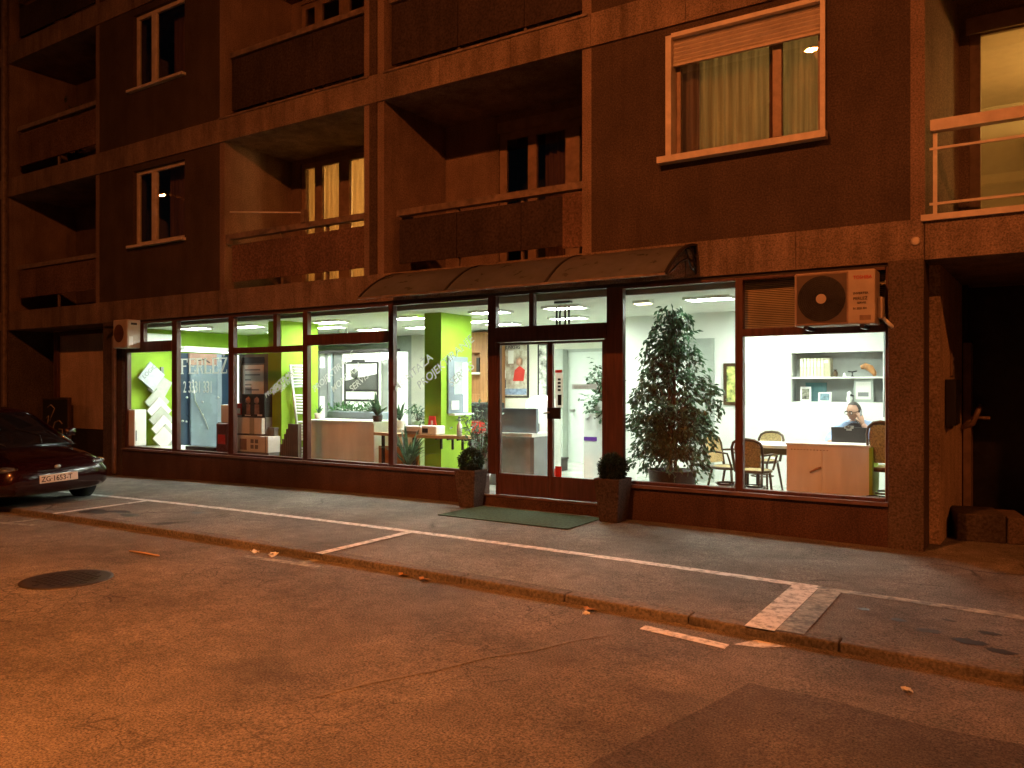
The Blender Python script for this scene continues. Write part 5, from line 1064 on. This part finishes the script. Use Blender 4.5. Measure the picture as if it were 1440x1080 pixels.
# hands: palm and five fingers
def hand(wrist, dirv, nrm, curl, thumb_side):
    d = Vector(dirv).normalized(); n_ = Vector(nrm).normalized(); s = d.cross(n_).normalized(); w = Vector(wrist); m = MB()
    m.loft([[w + d * l + s * (a * math.cos(q)) + n_ * (b * math.sin(q)) for q in [6.2832 * k / 10 for k in range(10)]] for l, a, b in ((-.02, .024, .02), (.02, .035, .016), (.06, .042, .014), (.085, .04, .012), (.095, .03, .008))])
    for k, (o_, L) in enumerate(((-.03, .07), (-.01, .08), (.01, .075), (.03, .058))):
        p0 = w + d * .085 + s * o_; p1 = p0 + (d * math.cos(curl * .5) + n_ * math.sin(curl * .5)) * L * .5; p2 = p1 + (d * math.cos(curl * 1.3) + n_ * math.sin(curl * 1.3)) * L * .3; p3 = p2 + (d * math.cos(curl * 2) + n_ * math.sin(curl * 2)) * L * .22
        m.tube([p0 - d * .01, p1, p2, p3], [.0095, .009, .008, .006], 7)
    ts = thumb_side; q0 = w + d * .025 + s * ts * .03; m.tube([q0, q0 + d * .025 + s * ts * .022 + n_ * .012, q0 + d * .05 + s * ts * .02 + n_ * .025], [.012, .011, .008], 7)
    return m
hand(J[13], (-.25, .15, .9), (-.6, .55, .1), .7, 1).build('hand', m_skin, man); hand(J[9], (.25, -.9, -.15), (0, 0, -1), .5, 1).build('hand', m_skin, man)
t = thing('telephone_receiver', 'dark telephone receiver held to the ear of the seated man', 'telephone', (px_, py_, FZ))
e0 = Rm @ Vector((.1, -.0, .01)); e1 = Rm @ Vector((.09, -.1, -.085))
m = MB(); m.tube([e0, e0.lerp(e1, .5) + Vector((.03, .0, .01)), e1], [.02, .015, .02], 8); m.build('handset', m_grey, t); m = MB(); m.tube([e0 + Vector((.0, .0, .0)), e0 + Vector((-.02, .0, 0))], .027, 10); m.build('earpiece', m_black, t); m = MB(); m.tube([e1, e1 + Vector((.1, -.02, -.12)), e1 + Vector((.13, -.04, -.36))], .006, 5); m.build('cord', m_black, t)

# ---- ficus
fx_, fy_ = -3.72, .55
t = thing('ficus', 'tall bushy weeping ficus in a dark pot behind the plant window', 'plant', (fx_, fy_, FZ))
MB().lathe([(.24, 0), (.3, .42), (.31, .44), (.28, .44), (.27, .38), (0, .38)], n=24, cap=False).build('pot', m_pot, t); MB().lathe([(.27, .375), (.0, .39)], n=20, cap=False).build('soil', m_soil, t)
rr = random.Random(33); tr = MB(); lf = MB()
for k in range(3): a = k * 2.1; tr.tube([(.05 * math.cos(a), .05 * math.sin(a), .36), (.03 * math.cos(a + 1), .03 * math.sin(a + 1), .9), (.04 * math.cos(a + 2), .04 * math.sin(a + 2), 1.5), (.06 * math.cos(a), .03 * math.sin(a), 2.2)], [.025, .022, .016, .006], 7)
def prof(z):                         # crown half width by height above the floor
    P = [(.5, .42), (.7, .52), (.95, .56), (1.3, .55), (1.55, .5), (1.75, .36), (1.95, .38), (2.15, .3), (2.35, .2), (2.6, .1)]
    for (a, b), (c, d) in zip(P[:-1], P[1:]):
        if a <= z <= c: return b + (d - b) * (z - a) / (c - a)
    return .1
for b in range(165):
    z = rr.uniform(.5, 2.5); a = rr.uniform(0, 6.283); rd = prof(z) * rr.uniform(.55, 1.08); e = Vector((math.cos(a) * rd, math.sin(a) * rd * .6, z)); s0 = Vector((0, 0, max(.6, z - rr.uniform(.1, .45))))
    dr_ = rr.uniform(.08, .25); P = [s0, s0.lerp(e, .5) + Vector((0, 0, .1)), e, e + Vector((math.cos(a) * .06, math.sin(a) * .05, -dr_))]
    tr.tube(P, [.007, .005, .003, .002], 4, False)
    for k in range(int(46 * min(1, .18 + prof(z) / .62))):
        u = rr.uniform(.1, 1); i = min(2, int(u * 3)); p = P[i].lerp(P[i + 1], u * 3 - i) + Vector((rr.gauss(0, .03), rr.gauss(0, .03), rr.gauss(0, .03)))
        lf.leaf(p, Vector((math.cos(a) * .5 + rr.uniform(-.8, .8), math.sin(a) * .5 + rr.uniform(-.8, .8), rr.uniform(-1.3, -.1))), Vector((rr.uniform(-1, 1), rr.uniform(-1, 1), .6)), rr.uniform(.06, .1), rr.uniform(.03, .044))
tr.build('trunk', m_bark, t); lf.build('foliage', m_leaf, t)

# ---- blind in the upper right pane
t = thing('venetian_blind', 'dusty venetian blind behind the upper pane beside the air conditioner', 'blind', (0, .14, 0)); m = MB(); z = 2.27
while z < 2.8: m.add([(-2.7, -.008, z), (-1.22, -.008, z), (-1.22, .012, z + .016), (-2.7, .012, z + .016)], [(0, 1, 2, 3)]); z += .02
m.build('slats', M('blind_slats', (.6, .5, .35), .5, var=.12, scale=3), t); B('bottom_bar', m_acw, t, (-2.7, -1.22, -.012, .016, 2.25, 2.266)); B('backing', m_black, t, (-2.72, -1.21, .05, .06, 2.25, 2.82))

# ---------------------------------------------------------------- planters with box balls
pl = None
for i, (x, y, s, lab) in enumerate(((-6.22, -.29, 1.0, 'tall tapered planter with a clipped box ball left of the shop door'), (-4.14, -.28, 1.04, 'tall tapered planter with a clipped box ball right of the shop door'))):
    if pl is None:
        pl = thing('planter', '', 'planter', group='planters flanking the shop door')
        m = MB(); m.add([(-.115, -.115, 0), (.115, -.115, 0), (.115, .115, 0), (-.115, .115, 0), (-.165, -.165, .5), (.165, -.165, .5), (.165, .165, .5), (-.165, .165, .5), (-.14, -.14, .5), (.14, -.14, .5), (.14, .14, .5), (-.14, .14, .5), (-.135, -.135, .44), (.135, -.135, .44), (.135, .135, .44), (-.135, .135, .44)],
              [(0, 3, 2, 1), (0, 1, 5, 4), (1, 2, 6, 5), (2, 3, 7, 6), (3, 0, 4, 7), (4, 5, 9, 8), (5, 6, 10, 9), (6, 7, 11, 10), (7, 4, 8, 11), (8, 9, 13, 12), (9, 10, 14, 13), (10, 11, 15, 14), (11, 8, 12, 15), (12, 13, 14, 15)]); m.build('pot', m_planter, pl, bevel=.01)
        m = MB(); rr = random.Random(8)
        for k in range(3600):
            v = Vector((rr.gauss(0, 1), rr.gauss(0, 1), rr.gauss(0, 1))).normalized(); rad = .165 * (rr.uniform(.6, 1.0) + .05 * math.sin(v.x * 9) * math.sin(v.z * 8 + v.y * 7))
            m.leaf(v * rad + Vector((0, 0, .61)), v + Vector((rr.uniform(-.8, .8), rr.uniform(-.8, .8), rr.uniform(-.8, .8))), Vector((rr.uniform(-1, 1), rr.uniform(-1, 1), 1)), .034, .018)
        m.build('box_ball', m_box, pl); MB().tube([(0, 0, .43), (0, 0, .6)], .02, 7).build('stem', m_bark, pl); o = pl
    else: o = copy_tree(pl)
    o.location = (x, y, zg(x)); o.scale = (s, s, s); o['label'] = lab; o.rotation_euler = (0, 0, .05 - .1 * i)

# ---------------------------------------------------------------- parked car
car = thing('parked_car', 'dark red saloon car parked half on the pavement at the left', 'car', (-13.42, -3.02, zg(-13.4) - .02)); car.rotation_euler = (R(2), 0, R(0))
m_car = M('dark_red_paint', (.022, .003, .004), .22, .3, var=.1, scale=3, coat=.8)
m_cglass = M('car_glass', (.01, .01, .012), .06, var=.1, spec=.8)
m_tyre = M('tyre_rubber', (.015, .015, .015), .8, var=.2)
def ring(x, w, z0, z1, r=.35, n=20, top=1.0):
    out = []
    for k in range(n):
        a = 6.2832 * k / n; c, s = math.cos(a), math.sin(a); e = .42
        yy = w * math.copysign(abs(c) ** e, c); zz = (z0 + z1) / 2 + (z1 - z0) / 2 * math.copysign(abs(s) ** e, s)
        if s > 0: yy *= top
        out.append((x, yy, zz))
    return out
ST_ = [(-2.12, .55, .35, .75, .9), (-2.08, .72, .27, .86, .92), (-1.9, .8, .24, .9, .9), (-1.3, .85, .22, .93, .88), (-.3, .86, .2, .93, .88), (.7, .86, .2, .9, .88), (1.2, .85, .21, .83, .88), (1.6, .83, .22, .78, .88), (1.85, .81, .22, .73, .88), (2.0, .77, .23, .69, .9), (2.08, .7, .26, .62, .92), (2.12, .62, .32, .55, .94)]
MB().loft([ring(x, w, a, b, top=t_) for x, w, a, b, t_ in ST_]).build('body', m_car, car)
CB = [(-1.75, .62, .88, .93), (-1.3, .66, .88, 1.2), (-.8, .66, .88, 1.33), (-.2, .66, .88, 1.36), (.3, .66, .87, 1.3), (.75, .68, .86, 1.06), (1.15, .7, .8, .85)]
def cab(x, w, z0, z1): return [(x, -w * 1.14, z0), (x, -w * 1.02, z0 + (z1 - z0) * .4), (x, -w * .86, z0 + (z1 - z0) * .85), (x, -w * .7, z1), (x, 0, z1 + .02), (x, w * .7, z1), (x, w * .86, z0 + (z1 - z0) * .85), (x, w * 1.02, z0 + (z1 - z0) * .4), (x, w * 1.14, z0)]
m = MB(); m.loft([cab(*c) for c in CB]); m.build('windows', m_cglass, car)
m = MB(); rf = [cab(x, w, a, b) for x, w, a, b in CB[1:5]]; m.loft([[(x, y * 1.01, z + .012) for x, y, z in r[2:7]] + [(x, y * .98, z - .02) for x, y, z in r[6:1:-1]] for r in rf]); m.build('roof', m_car, car)
for s in (-1, 1):
    for (i, j) in ((4, 6), (1, 0)):
        a = CB[i]; b = CB[j]; pa = cab(*a)[2 if s < 0 else 6]; pb_ = cab(*b)[1 if s < 0 else 7]; MB().tube([Vector(pa) * 1.0, Vector(pb_)], .028, 6).build('pillar', m_car, car)
    MB().tube([(-.15, s * .69, .92), (-.18, s * .6, 1.3)], .02, 6).build('pillar', m_car, car)
    MB().loft([[(.72 + dx, s * (.86 + .1 * u), .97 + .06 * math.sin(6.283 * k / 8) ) if False else (.72 + .05 * math.cos(6.283 * k / 8) * (1 - .3 * u), s * (.84 + .16 * u), .97 + .06 * math.sin(6.283 * k / 8)) for k in range(8)] for u, dx in ((0, 0), (.5, 0), (1, 0))]).build('door_mirror', m_car, car)
def oval(cx, cy, cz, ax, ay, az, mat, name, parent=car): 
    m = MB(); m.loft([[(cx + ax * math.cos(math.pi * i / 8 - math.pi / 2) * math.cos(6.2832 * k / 14), cy + ay * math.cos(math.pi * i / 8 - math.pi / 2) * math.sin(6.2832 * k / 14), cz + az * math.sin(math.pi * i / 8 - math.pi / 2)) for k in range(14)] for i in range(9)]); return m.build(name, mat, parent)
for s in (-1, 1):
    hl = oval(1.95, s * .56, .605, .12, .19, .055, M('headlight_lens', (.16, .16, .16), .2, .5, var=.3, scale=20, coat=1), 'headlight'); oval(2.02, s * .52, .6, .06, .06, .04, M('reflector', (.4, .4, .4), .2, 1.0), 'reflector', hl)
    oval(1.86, s * .74, .6, .1, .05, .045, M('amber_lens', (.5, .16, .02), .2, var=.1), 'indicator')
    oval(-2.06, s * .6, .7, .07, .18, .08, M('tail_lens', (.25, .01, .01), .2, var=.1), 'tail_light')
    oval(2.04, s * .45, .36, .05, .08, .045, M('fog_lens', (.4, .4, .4), .15, .5), 'fog_light')
    for wx in (1.3, -1.3):
        m = MB(); pr = [(.0, -.1), (.18, -.1), (.27, -.1), (.3, -.07), (.3, .07), (.27, .1), (.18, .1), (0, .1)]
        m.loft([[(wx + r * math.cos(6.2832 * k / 24), s * .76 + yy, .3 + r * math.sin(6.2832 * k / 24)) for k in range(24)] for r, yy in pr[1:7]]); wl = m.build('wheel', m_tyre, car)
        m = MB(); m.loft([[(wx + r * math.cos(6.2832 * k / 24), s * (.76 + .098 - q), .3 + r * math.sin(6.2832 * k / 24)) for k in range(24)] for r, q in ((.19, 0), (.18, -.006), (.06, .0), (.02, -.008))]); m.build('rim', m_metal, wl)
        m = MB(); m.loft([[(wx + .36 * math.cos(math.pi * k / 16), s * yy, .3 + .36 * math.sin(math.pi * k / 16)) for k in range(17)] for yy in (.5, .85)], cap=True); m.build('wheel_arch', m_black, car)
B('lower_intake', m_black, car, (2.02, 2.1, -.4, .4, .29, .37), bevel=.02); B('grille', m_black, car, (2.06, 2.115, -.28, .28, .53, .575), bevel=.015); oval(2.1, 0, .6, .02, .045, .03, m_metal, 'emblem')
pt = B('number_plate', m_paper, car, (2.125, 2.135, -.26, .26, .395, .505), bevel=.003); text('ZG·1653-T', .1, m_black, pt, (2.1365, -.24, .415), (R(90), 0, R(90)), sx=.92, bold=.002)
for s in (-1, 1): MB().tube([(1.2, s * .25, .87), (.95, s * .35, .97), (.75, s * .1, 1.09)], .008, 5).build('wiper', m_black, car)

# ---------------------------------------------------------------- street lamps and tree (across the road)
def street_lamp(x, y, lx, ly, z, s, label, extra_spot=0):
    t = thing('street_lamp', label, 'street lamp', (x, y, zg(x) - RD), group='sodium street lamps across the road')
    dx, dy = lx - x, ly - y
    MB().tube([(0, 0, 0), (0, 0, 1.2), (0, 0, z - .5)], [.11, .08, .055], 12).build('pole', m_rail, t)
    MB().tube([(0, 0, z - .5), (dx * .25, dy * .25, z + .0), (dx * .6, dy * .6, z + .17), (dx, dy, z + .2)], [.05, .045, .04, .035], 8).build('arm', m_rail, t)
    MB().loft([[(dx + q * math.cos(6.2832 * k / 16), dy + .5 * q * math.sin(6.2832 * k / 16), z + zz) for k in range(16)] for q, zz in ((.3, .115), (.34, .13), (.3, .22), (.1, .28))]).build('head', m_rail, t)
    MB().loft([[(dx + q * math.cos(6.2832 * k / 16), dy + .5 * q * math.sin(6.2832 * k / 16), z + zz) for k in range(16)] for q, zz in ((.01, .06), (.07, .068), (.115, .085), (.13, .112))]).build('lens', lamp_mat('sodium_lens', (1.0, .24, .048), s), t)
    if extra_spot:
        L = bpy.data.lights.new('extra_spot', 'SPOT'); L.energy = extra_spot; L.color = (1.0, .33, .06); L.spot_size = R(100); L.spot_blend = 1.0; L.shadow_soft_size = .1  # spotlight added under the lens to brighten the pool on the road
        lo = bpy.data.objects.new('extra_spot', L); COL.objects.link(lo); lo.parent = t; lo.location = (dx, dy, z + .03); lo.rotation_euler = Vector((-1.6, 1.3, -8.8)).to_track_quat('-Z', 'Y').to_euler()
    return t
LAMP = 6000
street_lamp(-3.9, -10.6, -3.88, -8.75, 8.85, LAMP, 'sodium street lamp across the road facing the shop door', 1350)
street_lamp(8.5, -10.6, 8.5, -8.75, 8.85, LAMP * .9, 'sodium street lamp farther right along the street')
street_lamp(-27, -10.6, -27, -8.75, 8.85, LAMP * .2, 'sodium street lamp farther left along the street')
t = thing('street_tree', 'bare street tree whose twigs hang into the top left', 'tree', (-8.4, -9.0, zg(-8.4) - RD)); rr = random.Random(77); tr = MB(); tw = MB()
def grow(p, d, L, r, lev):
    pts = [p]; q = p.copy(); dd = d.copy()
    for k in range(4): dd = (dd + Vector((rr.gauss(0, .26), rr.gauss(0, .26), rr.gauss(0, .2)))).normalized(); q = q + dd * L / 4; pts.append(q.copy())
    if lev >= 1 and any(k.z < 6.5 and k.y > 1.0 for k in pts): return
    (tr if lev < 3 else tw).tube(pts, [r * (1 - .13 * k) for k in range(5)], 6 if lev < 2 else 4, False)
    if lev < 5:
        for k in range(3 if lev < 2 else rr.choice((2, 2, 3))):
            i = rr.choice((2, 3, 4)); a = Vector((rr.gauss(0, 1), rr.gauss(0, 1), rr.gauss(0, .55))).normalized(); grow(pts[i], (dd * .7 + a * .7 + Vector((.08, .2, -.03 * lev))).normalized(), L * rr.uniform(.66, .84), r * .6, lev + 1)
grow(Vector((0, 0, 0)), Vector((.05, .1, 1)), 4.6, .19, 0)
tr.build('trunk', m_twig, t); tw.build('twigs', m_twig, t)

# ---------------------------------------------------------------- world, camera, output
w = bpy.data.worlds.new('World'); sc.world = w; w.use_nodes = True; nt = w.node_tree
sky = nt.nodes.new('ShaderNodeTexSky'); sky.sky_type = 'NISHITA'; sky.sun_disc = False; sky.sun_elevation = R(-5); sky.sun_rotation = R(200)
bg = nt.nodes['Background']; lk(nt, sky.outputs[0], bg.inputs[0]); bg.inputs[1].default_value = .07
cam = bpy.data.cameras.new('camera'); co = bpy.data.objects.new('camera', cam); COL.objects.link(co); sc.camera = co
cam.sensor_width = 36; cam.lens = FPX / 1440 * 36; cam.shift_y = (HZ - 540) / 1440; cam.clip_end = 2000; cam.clip_start = .05
co.location = (0, -DC, HC); co.rotation_euler = (R(90), 0, YAW)
sc.view_settings.view_transform = 'Standard'; sc.view_settings.look = 'None'; sc.view_settings.gamma = 1; sc.view_settings.exposure = 1.0
sc.render.resolution_x, sc.render.resolution_y = 1024, 768
sc.cycles.use_denoising = True; sc.cycles.max_bounces = 8; sc.cycles.transparent_max_bounces = 24; sc.cycles.sample_clamp_indirect = 6
sc.cycles.caustics_reflective = False; sc.cycles.caustics_refractive = False
